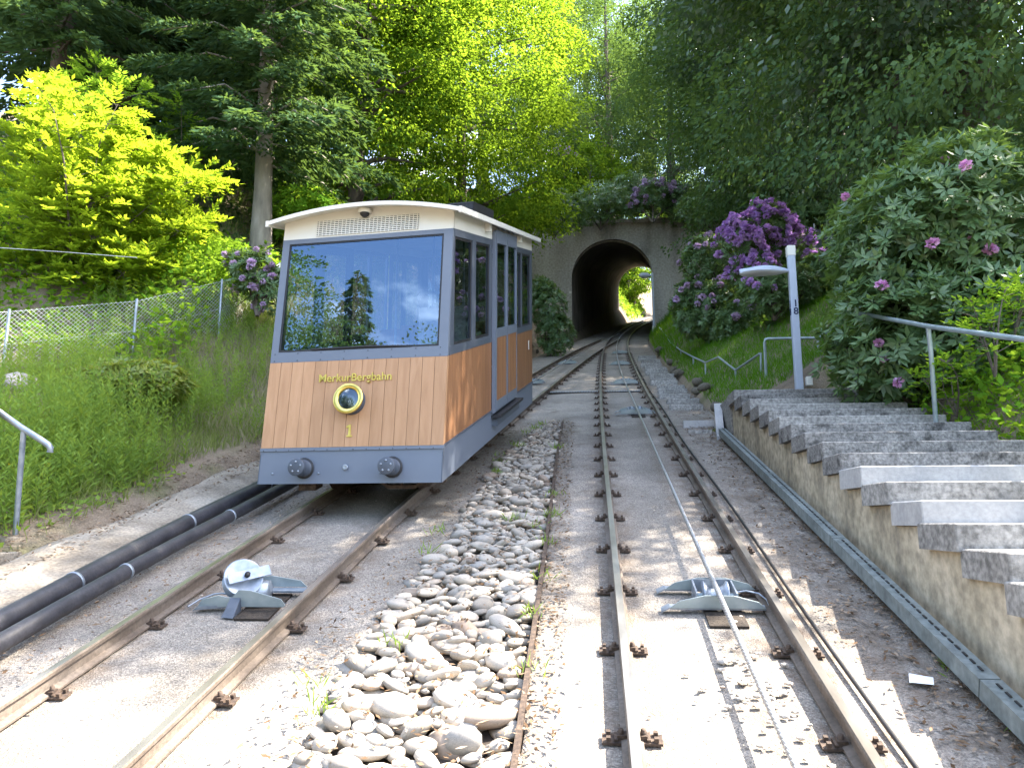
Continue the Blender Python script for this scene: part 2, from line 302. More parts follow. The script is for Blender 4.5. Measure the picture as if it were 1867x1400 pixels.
gy = axis([(-300, -40, 12), (-40, 0, 2), (0, 26, .3), (26, 50, .7), (50, 110, 2), (110, 401, 14)])
GX, GY = np.meshgrid(gx, gy)
ground = tag(grid_obj('ground', np.stack([GX, GY, G(GX, GY)], -1), M['soil']), kind='structure')
hx = np.arange(-16, 22, .8); hy = np.arange(45.95, 86, .9); HX, HY = np.meshgrid(hx, hy)
def Hill(X, Y): return T*Y+6.3+.12*(Y-46)+.25*lump(X, Y)+np.maximum(np.abs(X-1.5)-4, 0)*.12
hill = tag(grid_obj('hillside', np.stack([HX, HY, np.maximum(Hill(HX, HY), G(HX, HY)+.02)], -1), M['hill']), kind='structure')
def Top(x, y):
    if 45.95 < y < 85 and -16 < x < 21: return float(max(Hill(x, y), Gz(x, y)))
    return Gz(x, y)

# track bed: one sheet in the bed plane, dropped under the pebble strip
KERB = curve_fn([(0, -.37), (4.2, -.39), (6.4, -.41), (12.7, -.49), (15, -.5)])
STL = curve_fn([(0, -1.38), (4, -1.50), (5.2, -1.56), (6.1, -1.51), (7.3, -1.41), (10.6, -1.31), (13.2, -1.07), (14.4, -.76), (14.8, -.52)])
def bed_h(X, Y):
    ins = (X > STL(Y)) & (X < KERB(Y)) & (Y < 14.8)
    h = np.where(X < (KERB(Y)+STL(Y))/2, -.05*(1-smooth(14, 34, Y)), 0.0)
    tr = (Y >= 14.8); h = np.where(tr, -.05*(1-smooth(14, 34, Y))*smooth(-.3, -1.4, X), h)
    return np.where(ins, -.13, h)
bu = np.concatenate([np.arange(0, 1.0001, .005)]); bv = np.concatenate([np.arange(-8, 30, .10), np.arange(30, 112, .5)])
BT, BY = np.meshgrid(bu, bv)
x0 = np.where(BY < 45, track_l(BY)-1.95, track_l(BY)-1.9); x1 = np.where(BY < 45, track_r(BY)+1.58, track_r(BY)+1.9)
BX = x0+(x1-x0)*BT
bh = bed_h(BX, BY)
dirt = .05*smooth(.12, 0, BT)*(np.sin(BY*5)+np.sin(BY*13.7))*.3
BP = np.stack([BX, BY, T*BY+(bh+dirt-.015)/CS], -1)
bed = tag(grid_obj('track_bed', BP, M['bed']), kind='structure')
rl = np.minimum.reduce([np.abs(BX-(track_l(BY)-.52)), np.abs(BX-(track_l(BY)+.52)), np.abs(BX-(track_r(BY)-.52)), np.abs(BX-(track_r(BY)+.52))])
st = np.clip(1.15-rl/.26, 0, 1)*.85+np.clip(1-(BX-KERB(BY))/.28, 0, 1)*(BX > KERB(BY))*.7*(BY < 15)+np.clip(1-np.abs(BX-.9-(track_r(BY)-.73))/.10, 0, 1)*.45+smooth(.75, 1.0, BT)*.8+smooth(.16, .04, BT)*.8
at_ = bed.data.attributes.new('stain', 'FLOAT', 'POINT'); at_.data.foreach_set('value', np.clip(st, 0, 1).astype(np.float32).ravel())
kb = MB(); ys = np.arange(-2, 15, .5)
kb.add([(float(KERB(y))+o, y, T*y+h) for y in ys for o, h in ((-.012, -.16), (-.012, .012), (.02, .014), (.02, -.1))],
       [(i*4+k, i*4+k+1, i*4+5+k, i*4+4+k) for i in range(len(ys)-1) for k in range(3)])
tag(kb.build('kerb', M['rust']), kind='structure')

# ------------------------------------------------------------------ tracks
def rail_pts(fn, off, y0, y1):
    ys = np.concatenate([np.arange(y0, min(y1, 46), .6), np.arange(46, y1, 1.5)]) if y1 > 46 else np.arange(y0, y1, .6)
    out = []
    for y in ys:
        x = float(fn(y)); g = (float(fn(y+.1))-x)/.1; n_ = Vector((1, -g, 0)).normalized()
        out.append((x+n_.x*off, y+n_.y*off, n_))
    return out
PROF = [(-.055, 0), (-.055, .012), (-.012, .026), (-.010, .088), (-.030, .096), (-.030, .116), (-.024, .126), (.024, .126), (.030, .116), (.030, .096), (.010, .088), (.012, .026), (.055, .012), (.055, 0)]
def make_rail(fn, off, y0, y1, lift, parent):
    pts = rail_pts(fn, off, y0, y1); n = len(PROF); mb = MB(); top = MB(); vs = []
    for x, y, nn in pts:
        for a, h in PROF: vs.append((x+nn.x*a, y+nn.y*a-h*SN, T*y+lift(y)/CS+h*CS))
    mb.add(vs, [(i*n+k, i*n+k+1, (i+1)*n+k+1, (i+1)*n+k) for i in range(len(pts)-1) for k in range(n-1) if k not in (6,)])
    r = mb.build('rail', M['rail_side'], parent)
    top.add([vs[i*n+k] for i in range(len(pts)) for k in (6, 7)], [(i*2, i*2+1, i*2+3, i*2+2) for i in range(len(pts)-1)])
    top.build('rail_head', M['rail_top'], r)
    return r
def clip_mesh(s):
    mb = MB()
    a = lambda p, q: mb.box((min(p[0]*s, q[0]*s), p[1], p[2]), (max(p[0]*s, q[0]*s), q[1], q[2]))
    a((.045, -.055, -.004), (.175, .055, .012)); a((.03, -.03, .010), (.087, .03, .045)); a((.084, -.045, .010), (.105, .045, .03))
    a((.125, -.05, .010), (.150, -.02, .042)); a((.125, .02, .010), (.150, .05, .042))
    mb.lathe((.065*s, 0, .040), (0, 0, 1), [(.0, .035), (.016, .035), (.018, 0)], 6)
    return mb.mesh('rail_clip', M['rust'])
CLIP = (clip_mesh(-1), clip_mesh(1))
lift_l = lambda y: -.05*(1-float(smooth(14, 34, y))); lift_r = lambda y: 0.
for fn, lift, y0, y1, lab, vv in ((track_l, lift_l, -4, 44, 'rusty curved railway track under the wooden funicular car', .75), (track_r, lift_r, -4, 105, 'rusty railway track with a steel rope between its rails, right of the pebble strip', .35)):
    tk = empty('railway_track', (float(fn(4)), 4, T*4), lab, 'track')
    for off in (-.53, .53):
        r = make_rail(fn, off, y0, y1, lift, tk); r.location = -tk.location
        for k in range(34):
            y = (vv+k*1.01+2)*CS
            if y > 33: break
            x = float(fn(y)); g = (float(fn(y+.1))-x)/.1; nn = Vector((1, -g, 0)).normalized()
            for cm_ in CLIP:
              c = link(bpy.data.objects.new('rail_clip', cm_), r); c.scale = (.86, .8, .8)
              c.location = (x+nn.x*off, y+nn.y*off, T*y+(lift(y))/CS); c.rotation_euler = (SLOPE, 0, math.atan2(nn.y, nn.x))

# ------------------------------------------------------------------ ropes and small cables
def run_cable(name, fx, ys, w, r, m, lab, cat, n=8, twist=False):
    pts = [SF(float(fx(y)), y/CS, w(y)) for y in ys]
    mb = MB().tube(pts, r, n); o = mb.build(name, m); tag(o, lab, cat); return o
cab_x = curve_fn([(-4, .86), (6, .87), (15, .90), (22, .93), (30, 1.1), (41.5, 1.62), (57, 3.0), (85, 6.7), (106, 9.8)])
rope_pts = []
def rope_mesh(fx, y0, y1, w, r):             # stranded rope: six strands wound round a core
    mb = MB(); fine = [y for y in np.arange(y0, y1, .012)]
    if fine:
        for k in range(6):
            pts = [SF(float(fx(y))+math.cos(y*26+k*math.pi/3)*r*.55, y/CS, w+math.sin(y*26+k*math.pi/3)*r*.55) for y in fine]
            mb.tube(pts, r*.5, 4, False)
    return mb
rp = rope_mesh(cab_x, 2.2, 9.5, .155, .019)
rp.tube([SF(float(cab_x(y)), y/CS, .155) for y in np.concatenate([np.arange(9.5, 46, .8), np.arange(46, 104, 2)])], .019, 8)
tag(rp.build('haul_rope', M['cable']), 'taut steel haul rope running over rollers between the right rails', 'rope')
tag(MB().tube([SF(float(track_l(y)), y/CS, .16) for y in np.arange(13.7, 50, .8)], .018, 8).build('haul_rope', M['cable']), 'steel haul rope climbing from behind the wooden car into the tunnel', 'rope')
tag(MB().tube([SF(1.50+.012*math.sin(y*.9)-.006*y+float(track_r(y))-.72, y/CS, .02) for y in np.arange(2, 26, .4)], .014, 6).build('signal_cable', M['black']), 'thin black cable lying right of the rightmost rail', 'cable')
# two black pipes
def pipe(fx, r, lab, y1):
    e = empty('black_pipe', SF(float(fx(6)), 6/CS, 0), lab, 'pipe')
    pts = [SF(float(fx(y)), y/CS, r+.0) for y in np.arange(1, y1, .5)]
    off = e.location.copy()
    MB().tube([p-off for p in pts], r, 20).build('pipe', M['pipe'], e)
    for y in (4.55, 6.05, 7.7, 9.3) if r > .07 else (4.75, 6.35, 8.0):
        c = SF(float(fx(y)), y/CS, r); d = (SF(float(fx(y+.1)), (y+.1)/CS, r)-c).normalized()
        MB().lathe(c-off, d, [(r+.001, -.014), (r+.005, -.013), (r+.005, .013), (r+.001, .014)], 24).build('clamp', M['galv'], e)
pipe(curve_fn([(0, -4.16), (5.4, -4.10), (7.5, -4.06), (9, -3.96), (13, -3.75)]), .082, 'thick black pipe with clamp rings beside the left track', 13)
pipe(curve_fn([(0, -3.92), (5, -3.87), (6.4, -3.85), (8.6, -3.72), (13, -3.5)]), .064, 'thinner black pipe with clamp rings nearest the left rail', 13)
# concrete apron left of the pipes
ap = MB(); ya = list(np.arange(0, 13.5, .3))
for y in ya:
    e0 = float(track_l(y))-1.62+.03*math.sin(y*3); e1 = float(track_l(y))-2.15+.08*math.sin(y*1.7)+.05*math.sin(y*4.1)
    ap.v += [tuple(SF(e0, y/CS, -.05)), tuple(SF(e0-.02, y/CS, .05)), tuple(SF(e1, y/CS, .13+.02*math.sin(y*2.3))), tuple(SF(e1-.35, y/CS, .02))]
ap.f = [(i*4+k, i*4+k+1, i*4+k+5, i*4+k+4) for i in range(len(ya)-1) for k in range(3)]; ap.sm = [False]*len(ap.f)
M['apron'] = pmat('rough_apron_concrete', [(.3, (.14, .115, .088)), (.5, (.24, .205, .16)), (.7, (.31, .275, .225))], 1.8, .95, bump=.6, bscale=25, fine=(40, .65, 1.2))
tag(ap.build('path', M['apron']), kind='structure')

# ------------------------------------------------------------------ pebble strip
def pebble_mesh(seed, sub):
    import bmesh
    bm = bmesh.new(); bmesh.ops.create_icosphere(bm, subdivisions=sub, radius=1); r2 = random.Random(seed)
    a = [r2.uniform(-.34, .34) for _ in range(8)]
    for v in bm.verts:
        p = v.co; k = 1+a[0]*p.x*p.y+a[1]*p.y*p.z+a[2]*p.x*p.x+a[3]*math.sin(p.x*2+a[4]*9)*.4+a[5]*math.sin(p.y*3+a[6]*9)*.3+a[7]*p.z*p.x
        v.co = p*k
    me = bpy.data.meshes.new('stone'); bm.to_mesh(me); bm.free(); me.materials.append(M['stone'])
    me.polygons.foreach_set('use_smooth', [True]*len(me.polygons)); return me
PEB = [pebble_mesh(i, 2) for i in range(7)]
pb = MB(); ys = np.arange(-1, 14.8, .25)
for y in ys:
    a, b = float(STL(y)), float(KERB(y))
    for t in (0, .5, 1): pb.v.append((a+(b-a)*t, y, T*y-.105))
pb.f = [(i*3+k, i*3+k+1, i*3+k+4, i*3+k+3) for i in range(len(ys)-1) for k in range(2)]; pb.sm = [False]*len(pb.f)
pbed = tag(pb.build('pebble_bed', M['dirt_pit_shade']), kind='structure')
rs = random.Random(3); cand = []
for layer, (cnt, smin, smax, base) in enumerate(((1500, .05, .10, -.11), (2600, .034, .092, -.062))):
    pl = []
    for _ in range(cnt*6):
        y = 2.6+12.2*(rs.random()**.9); a, b = float(STL(y))+.03, float(KERB(y))-.04
        if b-a < .1: continue
        x = rs.uniform(a, b); r = rs.uniform(smin, smax)*(1.18 if y < 6 and rs.random() < .4 else 1)
        ok = True
        for (px, py, pr) in pl:
            if abs(px-x) < .2 and abs(py-y) < .2 and (px-x)**2+(py-y)**2 < ((pr+r)*.80)**2: ok = False; break
        if ok: pl.append((x, y, r))
        if len(pl) >= cnt: break
    cand += [(x, y, r, base+r*.28) for x, y, r in pl]
cand.sort(key=lambda c: c[2]/max(3, c[1]) * -1 if c[3] > -.06 else 1)
stuffV = []; stuffF = []
sub1 = [pebble_mesh(20+i, 1) for i in range(4)]
for i, (x, y, r, w) in enumerate(cand):
    p = SF(x, y/CS, w); sx, sy, sz = r*rs.uniform(.95, 1.6), r*rs.uniform(.7, 1.05), r*rs.uniform(.42, .72)
    rot = (rs.gauss(0, .25), rs.gauss(0, .25), rs.uniform(-.9, .9))
    if i < 300:
        o = link(bpy.data.objects.new('stone', PEB[rs.randrange(7)]), pbed); o.location = p; o.scale = (sx, sy, sz); o.rotation_euler = rot
    else:
        me = sub1[i % 4]; from mathutils import Euler
        mt = Matrix.LocRotScale(p, Euler(rot), Vector((sx, sy, sz))); b0 = len(stuffV)
        stuffV += [tuple(mt @ v.co) for v in me.vertices]; stuffF += [tuple(k+b0 for k in f.vertices) for f in me.polygons]
me = bpy.data.meshes.new('far_stones'); me.from_pydata(stuffV, [], stuffF); me.materials.append(M['stone']); me.polygons.foreach_set('use_smooth', [True]*len(stuffF))
tag(link(bpy.data.objects.new('far_stones', me), pbed), kind='stuff')
# ------------------------------------------------------------------ rope rollers
def frame(c, rz, extra=0.):
    return Matrix.Translation(c) @ Matrix.Rotation(rz, 4, 'Z') @ Matrix.Rotation(SLOPE, 4, 'X')
def roller(c, rz, lab, tilt, pit_shade=True):
    root = empty('rope_roller', c, lab, 'roller', 'rope rollers between the rails'); root.rotation_euler = (frame(c, rz)).to_euler()
    g = M['galv']
    if tilt == 0:
        for y, nm in ((-.19, 'front_shield'), (.17, 'rear_shield')):
            pl = [(-.34,y,.035),(-.27,y,.085),(-.1,y,.125),(.1,y,.125),(.27,y,.08),(.32,y,.035)]
            MB().prism(pl, (0, .008, 0)).build(nm, M['galv_dull'], root)
            mb = MB(); mb.box((-.34, y+.008 if y > 0 else y+.008, .02), (.32, y+.075, .034))
            mb.hexa([(-.40,y-.005,.0),(-.34,y-.005,.03),(-.34,y+.07,.03),(-.40,y+.07,.0),(-.40,y-.005,.012),(-.34,y-.005,.042),(-.34,y+.07,.042),(-.40,y+.07,.012)])
            mb.build('shield_foot', g, root)
        fr = MB(); fr.box((-.15, -.13, 0), (-.138, .14, .12)); fr.box((.128, -.13, 0), (.14, .14, .12)); fr.box((-.15, .141, .03), (.14, .150, .125)); fr.build('bearing_frame', g, root)
        MB().lathe((-.09, 0, .055), (1, 0, 0), [(0, 0), (.10, 0), (.105, .008), (.075, .03), (.060, .07), (.056, .09), (.060, .11), (.075, .15), (.105, .172), (.10, .18), (0, .18)], 28).build('roller', g, root)
        MB().tube([(-.15, 0, .055), (.15, 0, .055)], .018, 10).build('axle', M['galv_dull'], root)
        MB().tube([(.14, .12, .03), (.24, .11, .05), (.32, .06, .05), (.36, -.02, .035), (.36, -.12, .02)], .007, 6).build('earthing_rod', g, root)
        if pit_shade: MB().box((-.1, -.42, -.012), (.16, .13, .004)).build('pit_shade', M['dirt_pit_shade'], root)  # flat dark earth sheet; the slot's shade is in its colour, no hole
    else:
        pl = [(-.37,-.17,.03),(-.33,-.17,.085),(-.2,-.17,.115),(-.14,-.17,.10),(-.10,-.17,.10),(-.04,-.17,.16),(.05,-.17,.155),(.28,-.17,.09),(.31,-.17,.04),(.29,-.17,.03)]
        MB().prism(pl, (0, .008, 0)).build('front_shield', M['galv_dull'], root)
        MB().hexa([(-.40,-.19,.0),(-.36,-.19,.03),(.29,-.10,.03),(-.36,-.10,.01),(-.40,-.19,.008),(-.36,-.19,.038),(.29,-.10,.038),(-.36,-.10,.018)]).build('shield_foot', g, root)
        pl = [(-.02,.2,.05),(.0,.2,.13),(.06,.2,.14),(.3,.2,.10),(.35,.2,.05)]
        MB().prism(pl, (0, .008, 0)).build('rear_shield', M['galv_dull'], root)
        MB().box((-.02, .12, .03), (.36, .199, .045)).build('rear_foot', g, root)
        ax = Vector((.50, -.62, .62)).normalized(); cc = Vector((-.10, .03, .16))
        MB().lathe(cc, ax, [(0, -.05), (.135, -.06), (.14, -.05), (.10, -.03), (.092, 0), (.10, .03), (.145, .06), (.15, .066), (.14, .066), (.07, .035), (.03, .03), (0, .03)], 32).build('dish_wheel', g, root)
        b1 = cc+ax*.085; s1 = Vector((.75, .62, .02)).normalized(); s2 = ax.cross(s1).normalized()
        pq = [b1-s1*.12-s2*.035, b1+s1*.20-s2*.035, b1+s1*.20+s2*.045, b1-s1*.12+s2*.045]
        MB().prism(pq, ax*.01).build('bracket', g, root)
        MB().lathe(b1+s1*.02+ax*.01, ax, [(.022, 0), (.022, .03), (0, .03)], 6).build('axle_nut', M['black'], root)
        MB().lathe((-.02, .06, .06), (1, .1, 0), [(0, -.06), (.085, -.06), (.085, .12), (0, .12)], 24).build('drum', g, root)
        MB().tube([(-.12, .03, .04), (-.28, .05, .05), (-.34, .04, .045), (-.42, -.03, .03), (-.46, -.14, .015)], .007, 6).build('earthing_rod', g, root)
        mb = MB(); mb.box((-.02, -.33, -.012), (.24, .17, .004)); mb.build('pit_shade', M['dirt_pit_shade'], root)  # slot below the wheel: its shade is only this sheet's dark earth colour
        MB().hexa([(-.13,-.30,0),(-.03,-.32,0),(-.03,-.17,0),(-.12,-.17,0),(-.11,-.25,.05),(-.04,-.25,.05),(-.03,-.17,.10),(-.11,-.17,.10)]).build('bracket_foot', M['paint_dark'], root)
    return root
roller(SF(.88, 6.2, .0), 0., 'galvanised rope roller carrying the haul rope, nearest one between the right rails', 0)
roller(SF(.90, 15.9, .0), 0., 'galvanised rope roller carrying the haul rope, farther up between the right rails', 0)
roller(SF(.98, 21.6, .0), -.03, 'pale rope roller on the right track just beyond the slotted drain', 0, False)
roller(SF(1.1, 28, .0), -.05, 'small rope roller on the right track before the tunnel mouth', 0, False)
roller(SF(1.35, 34, .0), -.05, 'farthest rope roller on the right track at the tunnel mouth', 0, False)
roller(SF(-2.60, 6.25, -.05), .02, 'galvanised roller with tilted dish wheel between the left rails before the car', 1)
roller(SF(-1.55, 22.3, -.03), -.1, 'rope roller on the left track behind the wooden car', 0, False)
roller(SF(-.75, 29, -.01), -.12, 'rope roller on the left track close to where the tracks meet', 0, False)
# slotted drain across the tracks
dr = empty('slotted_drain', SF(0, 19.8, 0), 'slotted metal drain grate running across both tracks', 'drain')
for k in range(58):
    x = -1.02+k*.039
    if abs(x-float(track_l(19.1))-.53) < .07 or abs(x-float(track_r(19.1))+.53) < .07 or abs(x-float(track_r(19.1))-.53) < .07: continue
    MB().box((x, -.09, .0), (x+.022, .09, .02)).build('bar', M['galv'], dr)
dr.rotation_euler = (SLOPE, 0, 0)
MB().box((-1.05, -.1, -.01), (1.25, .1, .005)).build('channel', M['dirt_pit_shade'], dr)

# ------------------------------------------------------------------ tunnel
PY = 45.5; PCXT = 1.50; PR = 2.42; PZ0 = T*PY-.25; SPR = T*PY+3.75; WTOP = T*PY+7.15
tun = empty('tunnel', (PCXT, PY, PZ0), 'grey weathered concrete tunnel portal with dark arched bore', 'tunnel')
def loc(o): return lambda v: Vector(v)-o
NA = 28
arc = [(PCXT+PR*math.cos(math.pi-math.pi*k/NA), SPR+PR*math.sin(math.pi*k/NA)) for k in range(NA+1)]
mb = MB(); inner = [(PCXT-PR, PZ0)]+arc+[(PCXT+PR, PZ0)]
outer = []
X0_, X1_ = PCXT-9., PCXT+9.
for (x, z) in inner:
    if z <= PZ0+.01: outer.append((X0_ if x < PCXT else X1_, PZ0))
    else:
        th = math.atan2(z-SPR, x-PCXT)
        if th < .5: outer.append((X1_, SPR+(WTOP-SPR)*th/.5))
        elif th > math.pi-.5: outer.append((X0_, SPR+(WTOP-SPR)*(math.pi-th)/.5))
        else: outer.append((X1_+(X0_-X1_)*(th-.5)/(math.pi-1), WTOP))
n = len(inner)
for yy in (PY, PY+.5): mb.v += [(x, yy, z) for x, z in inner]+[(x, yy, z) for x, z in outer]
for i in range(n-1):
    mb.f += [(i, i+1, n+i+1, n+i), (2*n+i, 3*n+i, 3*n+i+1, 2*n+i+1), (n+i, n+i+1, 3*n+i+1, 3*n+i)]
mb.sm = [False]*len(mb.f); mb.build('portal_wall', M['concrete_wall'], tun, loc(tun.location))
mb = MB(); ysT = np.linspace(PY+.004, 84, 30); cxT = lambda y: PCXT+(float(track_r(y))-float(track_r(PY)))*.94
for y in ysT: mb.v += [(x-PCXT+cxT(y), y, z+T*(y-PY)) for x, z in inner]
mb.f = [(j*n+i, (j+1)*n+i, (j+1)*n+i+1, j*n+i+1) for j in range(len(ysT)-1) for i in range(n-1)]; mb.sm = [True]*len(mb.f)
M['lining'] = pmat('dark_tunnel_lining', [(.3, (.10, .085, .07)), (.6, (.19, .165, .14))], .8, .95, bump=.3, bscale=15)  # lining mottled in a darker brown-grey than the portal
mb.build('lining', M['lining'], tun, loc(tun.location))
mb = MB()
for k in range(n-1):
    (xa, za), (xb, zb) = inner[k], inner[k+1]
    ca, cb = (xa-PCXT)*.035, (xb-PCXT)*.035
    if k == 0 or k == n-2: ca = cb = (.085 if xa > PCXT else -.085)
    da = (0 if za <= SPR else (za-SPR)*.035); db = (0 if zb <= SPR else (zb-SPR)*.035)
    mb.hexa([(xa, PY-.02, za), (xb, PY-.02, zb), (xb+cb, PY-.02, zb+db), (xa+ca, PY-.02, za+da), (xa, PY-.001, za), (xb, PY-.001, zb), (xb+cb, PY-.001, zb+db), (xa+ca, PY-.001, za+da)])
mb.build('arch_edge', M['concrete_wall'], tun, loc(tun.location))
mb = MB().box((X0_-.1, PY-.12, WTOP), (X1_+.1, PY+.6, WTOP+.22)); mb.build('coping', M['concrete_wall'], tun, loc(tun.location))
# small blocks, bracket boxes on the portal
MB().box((PCXT-PR-.16, PY-.08, SPR-.9), (PCXT-PR-.02, PY-.001, SPR-.78)).build('junction_box', M['white'], tun, loc(tun.location))

# ------------------------------------------------------------------ concrete stairs
NST = 18; SX0, SX1 = 2.20, 4.08
stairs = empty('concrete_stairs', (SX0, 5, T*5), 'long flight of stained concrete steps right of the tracks', 'stairs')
def swob(i): return random.Random(i).uniform(-.018, .018)
def step_y(i): return 4.52+.5365*i
def step_z(i): return 2.10+.1518*i
for i in range(-3, 15):
    y = step_y(i); z = step_z(i); dx = swob(i); x1 = SX1
    r_ = random.Random(50+i)
    mm = M['step_new'] if i in (2, 4) else (M['step_moss'] if i in (5, 6, 7, 8, 10, 13) else M['step'])
    mb = MB(); mb.bev((SX0+dx, y, z-.17), (x1+swob(i+40), y+.57, z), .008)
    s_ = mb.build('step', mm, stairs, loc(stairs.location))
    if i in (3, 9): # repaired half of the tread front
        MB().bev((SX0+dx-.004, y-.004, z-.165), (SX0+(.9 if i == 3 else 1.5), y+.3, z+.003), .006).build('repair_patch', M['step_new'], s_)
mb = MB(); pts = []
for i in range(-3, 15): pts += [(step_y(i)+.05, step_z(i)-.175), (step_y(i+1)+.05, step_z(i)-.175)]
mb.prism([(SX0+.055, p[0], p[1]) for p in pts]+[(SX0+.055, pts[-1][0], T*pts[-1][0]-.3), (SX0+.055, pts[0][0], T*pts[0][0]-.5)], (SX1-SX0-.12, 0, 0))
mb.build('side_wall', M['stringer'], stairs, loc(stairs.location))
LY = step_y(14)+.55; LZ = step_z(14)
MB().bev((SX0+.02, LY+.01, LZ-.6), (SX1+.05, LY+1.0, LZ-.005), .01).build('landing', M['step'], stairs, loc(stairs.location))
# wing wall and small culvert at the head of the flight
cv = empty('concrete_culvert', (2.0, 13.4, T*13.4), 'small concrete drain channel with slanting wing wall at the head of the stairs', 'drain')
o_ = cv.location
MB().hexa([(1.98,12.5,T*12.5-.1),(2.10,12.5,T*12.5-.1),(2.26,13.6,T*13.6-.1),(2.14,13.65,T*13.6-.1),(1.98,12.5,T*12.5+.05),(2.10,12.5,T*12.5+.05),(2.26,13.6,T*13.6+.42),(2.14,13.65,T*13.6+.42)]).build('wing_wall', M['step_new'], cv, loc(o_))
MB().box((1.62, 13.7, T*13.6-.2), (2.3, 13.85, T*13.6+.14)).build('headwall', M['step_new'], cv, loc(o_))
MB().box((1.62, 13.1, T*13.1-.1), (2.0, 13.25, T*13.1+.05)).build('sill', M['step'], cv, loc(o_))
# cable duct along the stairs
dc = empty('cable_duct', (2.2, 3, T*3), 'long grey metal cable duct with slotted lid along the foot of the stairs', 'duct'); o_ = dc.location
segs = [2.2, 4.6, 7.0, 9.4, 12.6]
for a, b in zip(segs[:-1], segs[1:]):
    A = [SF(x, (a+.006)/CS, w) for x, w in ((2.02, .05), (2.13, .05), (2.13, .155), (2.02, .155))]; B = [SF(x, (b-.006)/CS, w) for x, w in ((2.02, .05), (2.13, .05), (2.13, .155), (2.02, .155))]
    s_ = MB().hexa(A+B).build('duct_segment', M['galv_duct'], dc, loc(o_))
    MB().hexa([SF(x, a/CS+.01, w) for x, w in ((2.013, .135), (2.137, .135), (2.137, .163), (2.013, .163))]+[SF(x, b/CS-.01, w) for x, w in ((2.013, .135), (2.137, .135), (2.137, .163), (2.013, .163))]).build('lid', M['galv_duct'], s_)
    y = a+.08
    while y < b-.05:
        MB().hexa([SF(x, y/CS, w) for x, w in ((2.07, .160), (2.083, .160), (2.083, .1645), (2.07, .1645))]+[SF(x, (y+.05)/CS, w) for x, w in ((2.07, .160), (2.083, .160), (2.083, .1645), (2.07, .1645))]).build('slot', M['black'], s_, loc(o_)); y += .085
# handrail right of the stairs
hr = empty('stair_handrail', at(1705, 765, 8.8), 'grey tube handrail on one post in front of the large rhododendron', 'handrail'); o_ = hr.location
A = at(1560, 570, 10.8); B = at(1692, 595, 8.7); C_ = at(1867, 619, 6.9); D_ = C_+(C_-B)*1.2
MB().tube([A, B, C_, D_], .027, 12).build('rail', M['galv_dull'], hr, loc(o_))
MB().tube([B, at(1697, 640, 8.72), at(1708, 790, 8.8)], .025, 12).build('post', M['galv_dull'], hr, loc(o_))
MB().tube([at(1562, 640, 10.8), at(1563, 720, 10.8)], .02, 10).build('post', M['galv_dull'], hr, loc(o_))
# left handrail with its little steps
lr = empty('tube_handrail', at(27, 975, 7.6), 'shiny tube handrail with bent end on one post at the left edge', 'handrail'); o_ = lr.location
P_ = lambda x, y: at(x, y, 7.55)
MB().tube([at(-120, 672, 6.6), P_(0, 752), P_(43, 782), P_(78, 804), P_(88, 811), P_(92, 817), P_(91, 824)], .030, 14).build('rail', M['galv'], lr, loc(o_))
MB().tube([P_(43, 787), P_(27, 985)], .026, 14).build('post', M['galv'], lr, loc(o_))
ls = empty('concrete_steps', at(10, 1030, 7.4), 'pale concrete step ends below the left handrail', 'steps'); o_ = ls.location
b_ = at(30, 978, 7.55)
MB().bev((b_.x-1.2, b_.y-.25, b_.z-.14), (b_.x+.09, b_.y+.4, b_.z), .01).build('step', M['apron'], ls, loc(o_))
MB().bev((b_.x-1.2, b_.y-.75, b_.z-.36), (b_.x+.28, b_.y-.26, b_.z-.13), .01).build('step', M['apron'], ls, loc(o_))

# ------------------------------------------------------------------ lamp post at the landing
lb = at(1457, 702, 13.4); lp = empty('street_lamp', lb, 'pale blue-grey lamp post with flat hood marked 1 over 8', 'lamp')
tp_ = at(1440, 436, 13.4); ax = Vector((tp_.x-lb.x, 0.0, tp_.z-lb.z)); hgt = ax.length

MB().bev((-.062, -.062, -.25), (.062, .062, hgt), .012).build('post', M['lamp_paint'], lp)
MB().bev((-.07, -.07, hgt-.16), (.07, .07, hgt+.02), .008).build('post_cap', M['white'], lp)
hz = hgt-.46
mb = MB(); secs = []
for k in range(13):
    t = k/12; x = -.06-t*.84; wd = .03+.15*math.sin(min(1, t*1.55)*math.pi/2)*(1 if t < .7 else math.sqrt(max(0, 1-((t-.7)/.3)**2))*.9+.1*(1-t)); up = .045+.11*math.sin(min(t*1.2, 1)*math.pi*.75)*(1-.55*t)
    secs.append((x, wd, up, -.02-.012*t))
nn_ = 12; vs = []
for x, wd, up, zb in secs:
    for k in range(nn_):
        th = math.pi*k/(nn_-1); vs.append((x, math.cos(th)*wd, hz+.04+zb+math.sin(th)*up))
mb.add(vs, [(i*nn_+k, i*nn_+k+1, (i+1)*nn_+k+1, (i+1)*nn_+k) for i in range(12) for k in range(nn_-1)], True); hood = mb.build('lamp_hood', M['lamp_paint'], lp)
mb = MB(); vs = []
for x, wd, up, zb in secs:
    for k in range(7):
        th = math.pi*k/6; vs.append((x, math.cos(th)*wd*.96, hz+.04+zb-math.sin(th)*.045*min(1, wd/.12)))
mb.add(vs, [(i*7+k, (i+1)*7+k, (i+1)*7+k+1, i*7+k+1) for i in range(12) for k in range(6)], True); mb.build('diffuser', M['lamp_glass'], hood)
